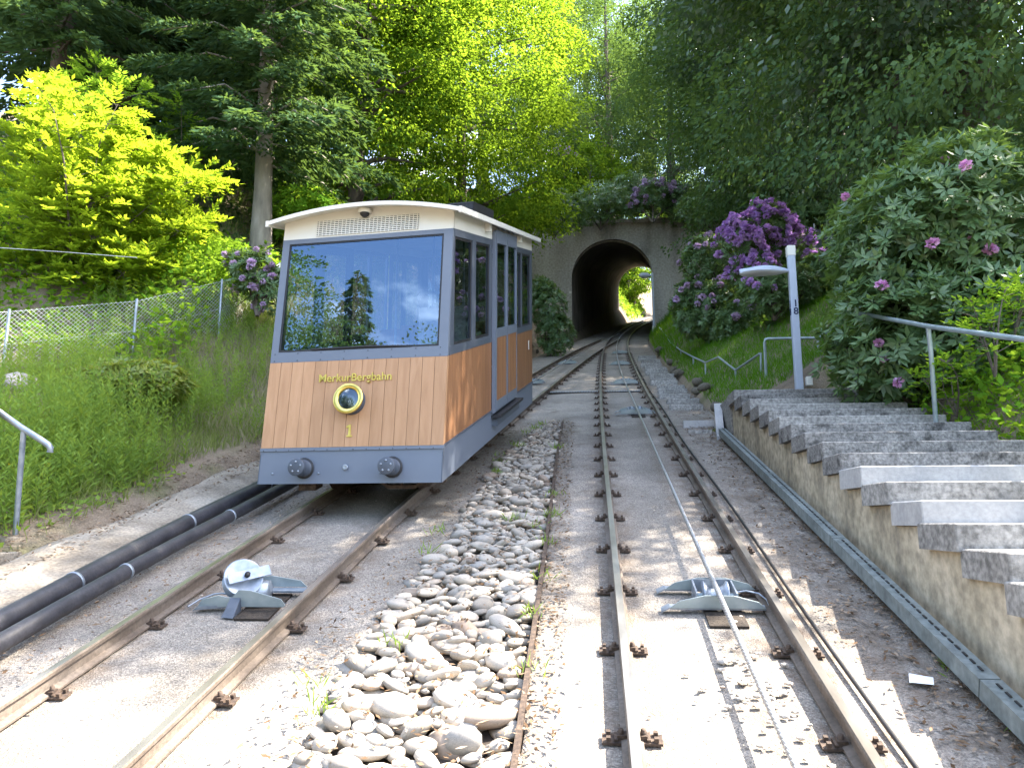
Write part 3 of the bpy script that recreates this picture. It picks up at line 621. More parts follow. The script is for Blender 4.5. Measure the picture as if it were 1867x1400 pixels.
def text_obj(body, size, m, parent, name, ext=.003, offset=0., align='CENTER'):
    cu = bpy.data.curves.new(name, 'FONT'); cu.body = body; cu.size = size; cu.extrude = ext; cu.align_x = align; cu.align_y = 'CENTER'; cu.offset = offset; cu.space_line = .82
    to = bpy.data.objects.new('tmp_text', cu); col.objects.link(to); dg = bpy.context.evaluated_depsgraph_get()
    me = bpy.data.meshes.new_from_object(to.evaluated_get(dg)); bpy.data.objects.remove(to); me.materials.clear(); me.materials.append(m)
    return link(bpy.data.objects.new(name, me), parent)
tx = text_obj('1\n8', .17, M['ink'], lp, 'number', .002, .004); tx.location = (.012, -.0645, hgt*.55); tx.rotation_euler = (math.pi/2, 0, 0)
tx = text_obj('1\n8', .17, M['ink'], lp, 'number', .002, .004); tx.location = (-.0645, 0, hgt*.55); tx.rotation_euler = (math.pi/2, 0, -math.pi/2)
MB().bev((.1, -.12, -.02), (.2, .0, .13), .01).build('base_box', M['white'], lp)
# tunnel lamp
tb = SF(float(track_r(44.5))+1.95, 44.5/CS, 0); tl = empty('street_lamp', tb, 'slim grey lamp post standing against the tunnel mouth', 'lamp')
MB().bev((-.06, -.06, -.3), (.06, .06, 3.95), .012).build('post', M['lamp_paint'], tl)
MB().lathe((-.42, 0, 3.8), (-1, 0, .05), [(.02, -.4), (.06, -.32), (.16, -.1), (.17, .15), (.1, .32), (0, .38)], 12).build('lamp_hood', M['lamp_paint'], tl)
MB().bev((-.1, -.11, .25), (.1, -.06, .75), .01).build('notice_box', M['white'], tl)

# ------------------------------------------------------------------ green railing up the right bank
gr = empty('bank_railing', at(1385, 700, 15.2), 'thin grey-green tube railing climbing the grassy right bank', 'railing'); o_ = gr.location
run = [(1202, 597, 40), (1215, 612, 35), (1222, 624, 31), (1241, 639, 26), (1264, 651, 22), (1286, 661, 19.5), (1310, 651, 18.5), (1341, 675, 17), (1385, 645, 16)]
MB().tube([at(*p) for p in run], .024, 8).build('rail', M['galv_dull'], gr, loc(o_))
for (x, y, d, yb) in [(1215, 612, 35, 640), (1222, 624, 31, 646), (1241, 639, 26, 665), (1264, 651, 22, 690), (1286, 661, 19.5, 695), (1341, 675, 17, 708), (1387, 643, 16, 710)]:
    MB().tube([at(x, y, d), at(x+1, yb, d)], .022, 8).build('post', M['galv_dull'], gr, loc(o_))
g2 = empty('landing_railing', at(1396, 703, 15.2), 'grey-green tube railing frame behind the lamp post', 'railing'); o_ = g2.location
MB().tube([at(1398, 712, 15.2), at(1394, 625, 15.2), at(1395, 619, 15.2), at(1400, 617.5, 15.2), at(1493, 616, 15.2), at(1535, 585, 15.0), at(1575, 556, 14.8)], .027, 10).build('rail', M['galv_dull'], g2, loc(o_))
MB().tube([at(1491, 616, 15.2), at(1494, 712, 15.2)], .025, 10).build('post', M['galv_dull'], g2, loc(o_))
# ------------------------------------------------------------------ fences
M['fence_wire'] = pmat('fence_wire', [(.3, (.45, .48, .5)), (.7, (.6, .62, .64))], 5, .45, metal=.6)
def chain_fence(name, bases, h, lab, pitch=.085, r=.0028):
    root = empty(name, bases[1], lab, 'fence'); o_ = root.location
    for b in bases: MB().tube([b-Vector((0, 0, .3)), b+Vector((0, 0, h+.03))], .027, 10).build('post', M['galv'], root, loc(o_))
    for a, b in zip(bases[:-1], bases[1:]):
        mb = MB(); d = b-a; L = Vector((d.x, d.y, 0)).length; nw = int((L+h)/pitch)
        def pt(s_, z): return a+d*(s_/L)+Vector((0, 0, z))
        for k in range(-int(h/pitch), int(L/pitch)+1):
            s0 = k*pitch
            for sg in (1, -1):
                # wire from bottom (s0) to top (s0+h) or mirrored
                t0, t1 = 0., 1.
                p0, p1 = (s0, s0+h) if sg > 0 else (s0+h, s0)
                ss = sorted((p0, p1)); lo, hi = max(ss[0], 0), min(ss[1], L)
                if hi-lo < .02: continue
                f = lambda s_: ((s_-p0)/(p1-p0))*h
                mb.tube([pt(lo, f(lo)), pt(hi, f(hi))], r, 3, False)
        for z in (.02, h*.5, h-.02): mb.tube([pt(0, z), pt(L, z)], r*1.1, 4, False)
        mb.build('wire_mesh', M['fence_wire'], root, loc(o_))
    return root
chain_fence('chain_link_fence', [at(-160, 712, 13.2), at(3, 690, 14.6), at(240, 660, 16), at(398, 615, 17.3), at(505, 568, 20.5)], 1.30, 'chain-link fence on round metal posts along the left meadow')
fb = empty('screen_fence', at(1480, 470, 24), 'dark panel fence with slim pale posts on the bank above the lamp', 'fence'); o_ = fb.location
for x, yt, yb in ((1452, 402, 455), (1486, 408, 470), (1517, 430, 540)):
    MB().tube([at(x, yb+40, 24), at(x-2, yt, 24)], .03, 8).build('post', M['galv'], fb, loc(o_))
a_, b_, c_, d_ = at(1450, 505, 24.1), at(1520, 530, 24.1), at(1519, 425, 24.1), at(1450, 408, 24.1)
MB().prism([a_, b_, c_, d_], (0, .03, 0)).build('panel', M['paint_dark'], fb, loc(o_))
tag(MB().tube([at(-60, 448, 12), at(120, 460, 12.6), at(250, 470, 13.2)], .006, 5).build('overhead_wire', M['cable']), 'thin pale wire stretched in front of the yellow-green bush', 'wire')
# stepping slabs up the right edge
sp = empty('slab_path', SF(2.0, 20, 0), 'row of worn flat slabs stepping up beside the right track', 'steps'); o_ = sp.location
for k in range(16):
    v = 16.6+k*.95; x = float(track_r(v*CS))+1.12+.05*math.sin(k*2.1)
    c = SF(x, v, .04); MB().bev((c.x-.3, c.y-.15, c.z-.12), (c.x+.38, c.y+.17, c.z+.02+.02*math.sin(k*3)), .012).build('slab', M['step'], sp, loc(o_))
# ------------------------------------------------------------------ funicular car
CO = Vector((-2.547, 8.10, 2.655)); CH = R(-5.5); CT = math.tan(R(16.5)); HW = 1.033; CL = 5.55
car = empty('funicular_car', CO, 'wood-panelled funicular car number 1 with blue-grey frame and white roof', 'funicular car'); car.rotation_euler = (0, 0, CH)
RK = .108
def sh(v): return Vector((v[0], v[1], v[2]+v[1]*CT))
def fy(z): return RK*z
def cbox(x0, x1, y0, y1, z0, z1): return MB().box((x0, y0, z0), (x1, y1, z1))
def fpan(x0, x1, z0, z1, d0, d1):            # raked slab on the front: d = depth in front (-) of the raked plane
    return MB().hexa([(x0, fy(z0)+d0, z0), (x1, fy(z0)+d0, z0), (x1, fy(z0)+d1, z0), (x0, fy(z0)+d1, z0), (x0, fy(z1)+d0, z1), (x1, fy(z1)+d0, z1), (x1, fy(z1)+d1, z1), (x0, fy(z1)+d1, z1)])
Z1, Z2, Z3, Z4 = .365, 1.315, 2.77, 2.90
# skirt
sk = fpan(-HW, HW, 0, Z1-.02, 0, .03).build('front_skirt', M['paint'], car, sh)
for s in (-1, 1):
    xa, xb = sorted((s*HW, s*(HW-.03)))
    cbox(xa, xb, .032, CL, 0.0, Z1).build('side_skirt', M['paint'], car, sh)
    # kick profile strip between skirt and wood
cbox(-HW, HW, CL-.03, CL-.001, .001, Z1-.001).build('rear_skirt', M['paint'], car, sh)
fpan(-HW-.004, HW+.004, Z1-.02, Z1+.012, -.012, .03).build('front_ledge', M['paint'], car, sh)
for s in (-1, 1): 
    xa, xb = sorted((s*(HW-.02), s*(HW+.012)))
    cbox(xa, xb, .06, CL, Z1+.0005, Z1+.018).build('side_ledge', M['paint_dark'], car, sh)
# buffers
for s in (-1, 1):
    c = Vector((s*.495, 0, .165)); b = MB().lathe(c, (0, -1, 0), [(.092, -.02), (.104, -.005), (.104, .004), (.088, .006), (.088, .17), (.092, .18), (.092, .20), (.084, .206), (0, .206)], 28).build('buffer', M['paint_dark'], car, None)
    MB().lathe(c+Vector((0, -.003, 0)), (0, -1, 0), [(.088, -.001), (.112, .002), (.112, .006), (.088, .006)], 28).build('buffer_flange', M['black'], b)
    for k in range(5):
        th = math.pi/2+k*2*math.pi/5; MB().lathe(c+Vector((math.cos(th)*.055, -.2055, math.sin(th)*.055)), (0, -1, 0), [(.011, 0), (.011, .006), (0, .008)], 8).build('bolt', M['galv'], b)
MB().lathe((-.03, -.002, .17), (0, -1, 0), [(.03, 0), (.03, .006), (.024, .008), (.012, .004), (0, .004)], 20).build('tow_plug', M['galv'], car)
for x in (-.33, .36, -.86): MB().lathe((x, -.001, .11), (0, -1, 0), [(.012, 0), (.012, .004), (0, .005)], 10).build('screw', M['galv'], car)
for k in range(14):
    for z_ in (Z1-.004,): MB().lathe((-HW+.06+k*.147, -.013, z_), (0, -1, 0), [(.006, 0), (.006, .003), (0, .004)], 8).build('screw', M['seam'], car, sh)
for z_ in (Z2+.018, Z2+.098):
    for k in range(8): MB().lathe((-HW+.05+k*.276, fy(z_)-.003, z_), (0, -1, 0), [(.006, 0), (.006, .003), (0, .004)], 8).build('screw', M['seam'], car, sh)
for x_ in (-HW+.001, HW-.012): fpan(x_, x_+.010, .002, Z1-.022, -.0015, .002).build('skirt_seam', M['paint_dark'], car, sh)
# front planks
NP = 15; pw = 2*HW/NP
for k in range(NP):
    a = -HW+k*pw
    mb = fpan(a+.002, a+pw-.002, Z1+.014, Z2-.002, -.004+.003*((k*7) % 3-1)*.4, .03); mb.build('plank', M['plank'], car, sh)
fpan(-HW+.01, HW-.01, Z1+.013, Z2-.001, .008, .04).build('plank_backing', M['rust'], car, sh)
# window band, front frame
fr = fpan(-HW, HW, Z2, Z2+.115, -.002, .05).build('window_frame', M['paint'], car, sh)
for x0_, x1_ in ((-HW, -HW+.085), (HW-.105, HW)): fpan(x0_, x1_, Z2+.115, Z3-.055, -.002, .05).build('frame_post', M['paint'], fr, sh)
fpan(-HW, HW, Z3-.055, Z3, -.002, .05).build('frame_top', M['paint'], fr, sh)
ws = fpan(-HW+.086, HW-.106, Z2+.116, Z3-.056, .012, .016); 
wsm = MB(); zz0, zz1 = Z2+.116, Z3-.056
wsm.add([(-HW+.086, fy(zz0)+.012, zz0), (HW-.106, fy(zz0)+.012, zz0), (HW-.106, fy(zz1)+.012, zz1), (-HW+.086, fy(zz1)+.012, zz1)], [(0, 1, 2, 3)])
wsm.build('windscreen', M['glass'], car, sh)
g_ = MB(); x0_, x1_ = -HW+.086, HW-.106
for a, b, c, d in ((x0_, x0_+.02, zz0, zz1), (x1_-.02, x1_, zz0, zz1), (x0_+.02, x1_-.02, zz0, zz0+.02), (x0_+.02, x1_-.02, zz1-.02, zz1)):
    q = fpan(a, b, c, d, .004, .011); g_.add(q.v, q.f)
g_.build('windscreen_seal', M['black'], car, sh)
wp = MB().tube([(.62, fy(Z2+.13)+.0, Z2+.128), (.1, fy(Z2+.15), Z2+.145), (-.55, fy(Z2+.13), Z2+.135)], .012, 6); wp.build('wiper', M['black'], car, sh)
# sides
WIN = [(.40, 1.15), (1.38, 2.10), (3.92, 4.44), (4.58, 5.32)]
for s in (-1, 1):
    xo, xi = s*HW, s*(HW-.045); xa, xb = sorted((xo, xi)); op = s > 0
    def sb(y0, y1, z0, z1, d=0., t=.045):
        a, b = sorted((s*(HW+d), s*(HW-t))); return cbox(a, b, y0, y1, z0, z1)
    # raked front edge of the side wall
    def edge(z0, z1, y1):
        return MB().hexa([(xa, fy(z0)+.052, z0), (xb, fy(z0)+.052, z0), (xb, y1, z0), (xa, y1, z0), (xa, fy(z1)+.052, z1), (xb, fy(z1)+.052, z1), (xb, y1, z1), (xa, y1, z1)])
    edge(Z1+.02, Z2, 2.28).build('side_panel', M['veneer'], car, sh)
    sb(3.86, CL, Z1+.02, Z2).build('side_panel', M['veneer'], car, sh)
    cn = MB().hexa([(xo-.004*s if False else min(xo, xo-.02*s), fy(Z1)+.03, Z1+.014), (max(xo, xo-.02*s), fy(Z1)+.03, Z1+.014), (max(xo, xo-.02*s), fy(Z1)+.051, Z1+.014), (min(xo, xo-.02*s), fy(Z1)+.051, Z1+.014), (min(xo, xo-.02*s), fy(Z2)+.03, Z2), (max(xo, xo-.02*s), fy(Z2)+.03, Z2), (max(xo, xo-.02*s), fy(Z2)+.051, Z2), (min(xo, xo-.02*s), fy(Z2)+.051, Z2)]); cn.build('corner_trim', M['plank'], car, sh)
    frm = sb(.20, 2.28, Z2+.001, Z2+.10, .004).build('side_frame', M['paint_dark'], car, sh)
    sb(3.86, CL, Z2+.001, Z2+.10, .004).build('side_frame_rear', M['paint_dark'], car, sh)
    sb(.34, 2.28, Z3-.09, Z3, .004).build('side_frame_top', M['paint_dark'], car, sh); sb(3.86, CL, Z3-.09, Z3, .004).build('side_frame_top', M['paint_dark'], car, sh)
    edge(Z2+.101, Z3-.091, .38).build('side_post', M['paint_dark'], car, sh)
    for a, b in ((1.17, 1.36), (2.12, 2.28), (3.86, 3.90), (4.46, 4.56), (5.34, CL)):
        sb(a, b, Z2+.101, Z3-.091, .004).build('side_post', M['paint_dark'], car, sh)
    for a, b in WIN:
        a2 = a-.01; x = s*(HW-.02)
        w_ = MB().add([(x, a2, Z2+.10), (x, b+.02, Z2+.10), (x, b+.02, Z3-.09), (x, a2, Z3-.09)], [(0, 1, 2, 3)]).build('side_window', M['glass_side'], car, sh)
        fm = MB()
        for p, q, c, d in ((a2, a2+.025, Z2+.101, Z3-.091), (b-.005, b+.02, Z2+.101, Z3-.091), (a2+.025, b-.005, Z2+.101, Z2+.13), (a2+.025, b-.005, Z3-.12, Z3-.091)):
            a_, b_ = sorted((s*(HW-.004), s*(HW-.018))); fm.box((a_, p, c), (b_, q, d))
        fm.build('window_seal', M['black'], w_, sh)
    # white upper fascia
    MB().hexa([(xa, fy(Z3)+.05, Z3+.001), (xb, fy(Z3)+.05, Z3+.001), (xb, CL, Z3+.001), (xa, CL, Z3+.001), (xa, fy(Z4)+.05, Z4+.10), (xb, fy(Z4)+.05, Z4+.10), (xb, CL, Z4+.10), (xa, CL, Z4+.10)]).build('side_fascia', M['white'], car, sh)
    # doors
    for a, b in ((2.34, 3.08), (3.10, 3.84)):
        dd = .055; xo2 = s*(HW+dd); x1_, x2_ = sorted((s*(HW+.02), xo2))
        d0 = MB(); wz0, wz1 = Z2+.18, Z3-.05
        d0.box((x1_, a, Z1+.0), (x2_, b, Z1+.13)); dl = d0.build('door', M['paint'], car, sh)
        cbox(x1_+.004, x2_-.004, a+.045, b-.045, Z1+.131, Z2+.05).build('door_panel', M['veneer'], dl, sh)
        fm = MB()
        for p, q, c, d in ((a, a+.04, Z1+.131, Z3+.14), (b-.04, b, Z1+.131, Z3+.14), (a+.041, b-.041, Z2+.051, wz0), (a+.041, b-.041, wz1, Z3+.14)): fm.box((x1_, p, c), (x2_, q, d))
        fm2 = fm.build('door_frame', M['paint'], dl, sh)
        x = s*(HW+.035); MB().add([(x, a+.03, wz0-.01), (x, b-.03, wz0-.01), (x, b-.03, wz1+.01), (x, a+.03, wz1+.01)], [(0, 1, 2, 3)]).build('door_window', M['glass_side'], dl, sh)
        for q in (a+.2, b-.2): MB().lathe((s*(HW+.05), q, Z3+.2), (1, 0, 0), [(0, -.02), (.035, -.02), (.035, .02), (0, .02)], 14).build('door_roller', M['galv'], dl, sh)
    a_, b_ = sorted((s*(HW+.006), s*(HW+.045))); cbox(a_, b_, 2.285, 2.335, Z1-.02, Z3+.12).build('door_guide', M['paint'], car, sh)
    a_, b_ = sorted((s*(HW+.02), s*(HW+.06))); cbox(a_, b_, 2.0, 4.2, Z3+.19, Z3+.215).build('door_track', M['black'], car, sh)
    for q in (1.85, 4.15): a_, b_ = sorted((s*(HW+.001), s*(HW+.07))); cbox(a_, b_, q, q+.1, Z3+.08, Z3+.25).build('track_bracket', M['white'], car, sh)
    a_, b_ = sorted((s*(HW-.3), s*(HW-.12)))
    # step under the doors
    a_, b_ = sorted((s*(HW+.001), s*(HW+.13))); cbox(a_, b_, 2.28, 3.95, Z1-.085, Z1-.05).build('door_sill', M['black'], car, sh)
    a_, b_ = sorted((s*(HW+.001), s*(HW+.075))); cbox(a_, b_, 2.33, 3.9, Z1-.20, Z1-.10).build('step_board', M['paint_dark'], car, sh)
    cbox(*sorted((s*(HW+.003), s*(HW+.0305))), 2.345, 3.835, Z1+.03, Z2+.1).build('door_recess', M['black'], car, sh)
# rear wall
cbox(-HW+.046, HW-.046, CL-.04, CL-.002, Z1+.02, Z2).build('rear_panel', M['veneer'], car, sh)
for a, b in ((-HW+.046, -HW+.13), (-.06, .06), (HW-.13, HW-.046)): cbox(a, b, CL-.04, CL-.002, Z2+.002, Z3).build('rear_post', M['paint'], car, sh)
MB().add([(-HW+.13, CL-.02, Z2), (HW-.13, CL-.02, Z2), (HW-.13, CL-.02, Z3), (-HW+.13, CL-.02, Z3)], [(0, 1, 2, 3)]).build('rear_window', M['glass_side'], car, sh)
cbox(-HW+.046, HW-.046, CL-.04, CL-.002, Z3+.002, Z4+.1).build('rear_fascia', M['white'], car, sh)
# roof: arched slab, overhanging
RISE = .145; OV = .11; nr = 22
def arch(x): return Z4+.085+RISE*(1-(x/(HW+OV))**2)-.02
vs = []; rows = [(-.16, 0), (CL+.15, 0)]
for y, _ in ((fy(Z4)-.20, 0), (CL+.18, 0)):
    for k in range(nr+1):
        x = -HW-OV+(2*HW+2*OV)*k/nr; vs.append((x, y, arch(x)+.035))
    for k in range(nr+1):
        x = -HW-OV+(2*HW+2*OV)*k/nr; vs.append((x, y, arch(x)-.012))
n1 = nr+1; rf = MB(); fs = []
for k in range(nr):
    fs += [(k, k+1, 2*n1+k+1, 2*n1+k), (n1+k, 3*n1+k, 3*n1+k+1, n1+k+1), (k, n1+k, n1+k+1, k+1), (2*n1+k, 2*n1+k+1, 3*n1+k+1, 3*n1+k)]
fs += [(0, 2*n1, 3*n1, n1), (nr, n1+nr, 3*n1+nr, 2*n1+nr)]
roof = rf.add(vs, fs).build('roof', M['white'], car, sh)
for s in (-1, 1):
    x = s*(HW+OV); a_, b_ = sorted((x, x+s*.03)); cbox(a_, b_, fy(Z4)-.20, CL+.18, Z4+.035, Z4+.105).build('gutter', M['white'], roof, sh)
# front fascia filled up to the arch
mb = MB(); fv = []
for k in range(nr+1):
    x = -HW+2*HW*k/nr; zt = arch(x)-.012
    fv += [(x, fy(Z3)+.0, Z3+.001), (x, fy(zt), zt), (x, fy(Z3)+.045, Z3+.001), (x, fy(zt)+.045, zt)]
for k in range(nr): mb.f += [(4*k, 4*k+4, 4*k+5, 4*k+1), (4*k+2, 4*k+3, 4*k+7, 4*k+6)]
mb.v = fv; mb.sm = [False]*len(mb.f); mb.build('front_fascia', M['white'], car, sh)
# louvre grille
vt = fpan(-.62, .62, Z3+.02, Z3+.205, -.004, .0).build('vent_grille', M['black'], car, sh)
for k in range(8):
    z = Z3+.024+k*.0232; fpan(-.62, .62, z, z+.0125, -.014, -.004).build('slat', M['white'], vt, sh)
mb = MB()
for k in range(26):
    x = -.60+k*.048; q = fpan(x, x+.008, Z3+.02, Z3+.205, -.012, -.004); mb.add(q.v, q.f)
mb.build('grille_bars', M['white'], vt, sh)
c = sh(Vector((-.02, fy(Z3+.285)-.06, Z3+.285))); cm = MB().lathe(c, (0, 0, -1), [(0, -.02), (.075, -.02), (.08, .01), (.06, .03)], 20).build('dome_camera', M['white'], car)
MB().lathe(c+Vector((0, 0, -.03)), (0, 0, -1), [(.055, 0), (.05, .02), (.03, .04), (0, .048)], 16).build('camera_dome', M['black'], cm)
# roof lattice box
lx = empty('roof_grid', (0, 0, 0)); lx.parent = car
bpy.data.objects.remove(lx)
lb_ = MB()
for k in range(7):
    lb_.box((.62+k*.055, 1.5, arch(.8)+.03), (.632+k*.055, 2.7, arch(.8)+.20)); 
for k in range(10): lb_.box((.62, 1.5+k*.13, arch(.8)+.03), (.962, 1.512+k*.13, arch(.8)+.20))
for k in range(3): lb_.box((.615, 1.495, arch(.8)+.04+k*.07), (.967, 1.5, arch(.8)+.055+k*.07))
lb_.build('resistor_cage', M['black'], car, sh)
# lettering, headlight, number
zt = 1.13; zs = fy(zt)*CT
def front_obj(o, x, z, d): o.location = (x, fy(z)+d, z+fy(z)*CT); o.rotation_euler = (math.pi/2-math.atan(RK)*.9, 0, 0); return o
front_obj(text_obj('MerkurBergbahn', .125, M['gold'], car, 'lettering', .006, .0006), .0, 1.115, -.012)
one = MB().prism([(-.028, .0, -.066), (.032, 0, -.066), (.032, 0, -.05), (.014, 0, -.05), (.014, 0, .066), (-.006, 0, .066), (-.034, 0, .048), (-.034, 0, .03), (-.010, 0, .042), (-.010, 0, -.05), (-.028, 0, -.05)], (0, .008, 0)).build('number', M['gold'], car)
one.location = (-.02, fy(.545)-.014, .545+fy(.545)*CT); one.rotation_euler = (-math.atan(RK)*.9, 0, 0)
zc = .86; c = sh(Vector((-.02, fy(zc), zc))); hn = Vector((0, -1, RK+.02)).normalized()
hl = MB().lathe(c, hn, [(.155, -.02), (.155, .10), (.150, .105)], 36).build('headlight', M['paint_dark'], car)
MB().lathe(c, hn, [(.152, .100), (.168, .104), (.170, .118), (.160, .126), (.120, .120), (.112, .108), (.112, .09)], 40).build('brass_ring', M['brass'], hl)
MB().lathe(c, hn, [(.113, .09), (.09, .05), (.05, .03), (0, .025)], 30).build('reflector', M['galv'], hl)
MB().lathe(c, hn, [(.055, .062), (.055, .07), (.030, .072), (.03, .055)], 20).build('lamp_bezel', M['white'], hl)
MB().lathe(c, hn, [(.032, .05), (.02, .068), (0, .072)], 16).build('bulb', M['lamp_glass'], hl)
MB().lathe(c, hn, [(.114, .103), (.06, .116), (0, .12)], 30).build('headlight_lens', M['glass_side'], hl)
a_ = MB().box((HW+.001, 5.15, .98), (HW+.008, 5.2, 1.14)).build('side_number', M['white'], car, sh)
# underframe
und = empty('tmp', (0, 0, 0)); bpy.data.objects.remove(und)
g_ = MB(); zg = -.075
path = [(-.62, zg), (-.5, zg), (-.42, zg+.05), (.25, zg+.05), (.36, zg-.03), (.66, zg-.03), (.77, zg+.035), (1.0, zg+.035)]
for (xa_, za_), (xb_, zb_) in zip(path[:-1], path[1:]): g_.hexa([(xa_, .25, za_-.02), (xb_, .25, zb_-.02), (xb_, .29, zb_-.02), (xa_, .29, za_-.02), (xa_, .25, za_+.02), (xb_, .25, zb_+.02), (xb_, .29, zb_+.02), (xa_, .29, za_+.02)])
g_.box((-.66, .22, -.13), (-.46, .4, .05)); g_.box((.5, .25, -.09), (.52, .27, .05))
g_.build('rail_guard', M['rust'], car, sh)
cbox(-.8, .8, .4, CL-.1, -.02, .14).build('underframe', M['black'], car, sh)
for y in (1.0, 4.4):
    for s in (-1, 1):
        w_ = MB().lathe((s*.53, y, -.06+y*CT), (1, 0, 0), [(0, -.05), (.25, -.05), (.27, -.04), (.27, -.035), (.24, -.03), (.235, .05), (0, .05)], 28).build('wheel', M['rust'], car)
    MB().tube([(-.6, y, -.06+y*CT), (.6, y, -.06+y*CT)], .05, 10).build('axle', M['black'], car)
# interior
cbox(-HW+.05, HW-.05, .06, CL-.06, Z1-.02, Z1+.02).build('cabin_floor', M['floor'], car, sh)
cbox(-HW+.05, HW-.05, .35, CL-.06, Z4+.0, Z4+.03).build('ceiling', M['seat'], car, sh)
cbox(-HW+.06, HW-.15, fy(Z2)+.06, .42, Z2-.02, Z2+.06).build('dashboard', M['floor'], car, sh)
cbox(.12, .78, 1.9, 1.94, Z1+.02, 1.85).build('partition', M['seat'], car, sh)
MB().tube([(.10, 1.92, 1.85), (.10, 1.92, 2.0), (.14, 1.92, 2.05), (.74, 1.92, 2.05), (.80, 1.92, 1.98), (.80, 1.92, .5)], .018, 8).build('grab_rail', M['galv'], car, sh)
for y0_, zb in ((2.2, 1.5), (3.7, 1.5), (5.1, 1.55)):
    for xa_, xb_ in ((-.9, -.25), (.25, .9)):
        se = cbox(xa_, xb_, y0_, y0_+.42, Z1+.38, Z1+.46).build('seat', M['veneer'], car, sh)
        cbox(xa_, xb_, y0_+.42, y0_+.47, Z1+.47, zb+.05).build('backrest', M['veneer'], se, sh)
for x in (-.45, .1, .55): MB().tube([(x, 2.6, Z1), (x, 2.6, Z4)], .017, 8).build('grab_pole', M['galv'], car, sh)

# ------------------------------------------------------------------ foliage builders
def unit(a): return a/np.maximum(np.linalg.norm(a, axis=1, keepdims=True), 1e-9)
def leaf_quads(P, A, L, W, rng, N=None, fold=0.):   # rhombic leaves: base P, axis A
    A = unit(A); n = len(P)
    if N is None: N = rng.normal(size=(n, 3)); N[:, 2] += 1.2
    S = unit(np.cross(A, N)); U = np.cross(S, A); L = np.broadcast_to(L, (n,))[:, None]; W = np.broadcast_to(W, (n,))[:, None]
    m = P+A*L*.45+U*L*fold
    return np.stack([P, m+S*W*.5, P+A*L, m-S*W*.5], 1).reshape(-1, 3)
def shell_points(n, rng, rad, bias=.55):
    d = unit(rng.normal(size=(n, 3))); r = rng.random(n)**(1/3.); r = bias+(1-bias)*r
    lum = 1+.16*np.sin(d[:, 0]*5+rad[0])*np.cos(d[:, 1]*4+1)+.12*np.sin(d[:, 2]*7+d[:, 0]*3)
    return d*r[:, None]*lum[:, None]*np.array(rad), d
def crown_broad(seed, rad, ncl, per, leaf, cr, droop=.25, flat=.35, bias=.35):
    rng = np.random.default_rng(seed); C, D = shell_points(ncl, rng, rad, bias)
    C = np.repeat(C, per, 0); D = np.repeat(D, per, 0); n = len(C); cid = np.repeat(np.arange(ncl), per)
    rr = cr*(.6+.8*rng.random(ncl))[cid]*np.sqrt(rng.random(n)); th = rng.random(n)*2*np.pi
    tilt = rng.normal(size=(ncl, 2))[cid]*.25
    off = np.stack([np.cos(th)*rr, np.sin(th)*rr, rng.normal(size=n)*cr*flat*.35], 1)
    off[:, 2] += off[:, 0]*tilt[:, 0]+off[:, 1]*tilt[:, 1]-rr*droop
    P = C+off; A = off*.6+D*.4+rng.normal(size=(n, 3))*.35; A[:, 2] -= .25
    N = rng.normal(size=(n, 3))*.45; N[:, 2] += 1
    return leaf_quads(P, A, leaf*(.7+.6*rng.random(n)), leaf*.62*(.7+.6*rng.random(n)), rng, N), C[::per]
def crown_conifer(seed, H, rb, nb, per, base=.12):
    rng = np.random.default_rng(seed); V = []; tips = []
    for k in range(nb):
        h = base+(1-base)*(k/nb); z = h*H; L = rb*(1-h)**.75*rng.uniform(.65, 1.1)+.25; az = k*2.39996+rng.normal()*.3
        d = np.array([math.cos(az), math.sin(az), 0]); s = np.array([-d[1], d[0], 0]); n = max(12, int(per*L/rb))
        t = rng.random(n)**.65; side = (rng.random(n)-.5)*2*L*.28*(1.05-t); drp = -.32*L*t*t+.06*L*t
        P = d*(t*L)[:, None]+s*side[:, None]; P[:, 2] = z+drp-np.abs(side)*.25-rng.random(n)*.18
        A = d*.7+s*np.sign(side)[:, None]*.7+rng.normal(size=(n, 3))*.25; A[:, 2] -= .45
        V.append(leaf_quads(P, A, .26*(.6+.8*rng.random(n)), .075, rng)); tips.append((z, d*L))
    return np.concatenate(V), tips
def limb_mesh(H, r0, centers, seed, n_limbs=12, lean=0.):
    rg = random.Random(seed); mb = MB()
    pts = [Vector((lean*t*t*H*.1+.12*math.sin(t*5+seed), .10*math.cos(t*4+seed), t*H)) for t in [i/9 for i in range(10)]]
    pts[0] += Vector((0, 0, -.6)); mb.tube(pts, [r0*(1.35 if i == 0 else 1.0)*(1-.85*i/9) for i in range(10)], 10)
    if centers is not None:
        ids = list(range(len(centers))); rg.shuffle(ids)
        for k in ids[:n_limbs]:
            c = Vector(centers[k]); zb = max(.12*H, min(.92*H, c.z-rg.uniform(.1, .3)*Vector((c.x, c.y)).length-.3)); i = zb/H*9; i0 = min(8, int(i)); b = pts[i0].lerp(pts[i0+1], i-i0)
            mid = b.lerp(c, .5)+Vector((rg.uniform(-.3, .3), rg.uniform(-.3, .3), rg.uniform(-.1, .4))); rr = r0*(1-.85*zb/H)*.5
            mb.tube([b, b.lerp(mid, .5)+Vector((0, 0, .1)), mid, c], [rr, rr*.75, rr*.5, rr*.15], 6)
    return mb
def tree(name, x, y, crown_me, limb, lab, grp, s=1., rz=0., zoff=0., bark='bark', z=None):
    zz = (Top(x, y) if z is None else z)+zoff; root = empty(name, (x, y, zz), lab, 'tree', grp); root.scale = (s, s, s); root.rotation_euler = (0, 0, rz)
    link(bpy.data.objects.new('trunk', limb), root); link(bpy.data.objects.new('crown', crown_me), root)
    return root
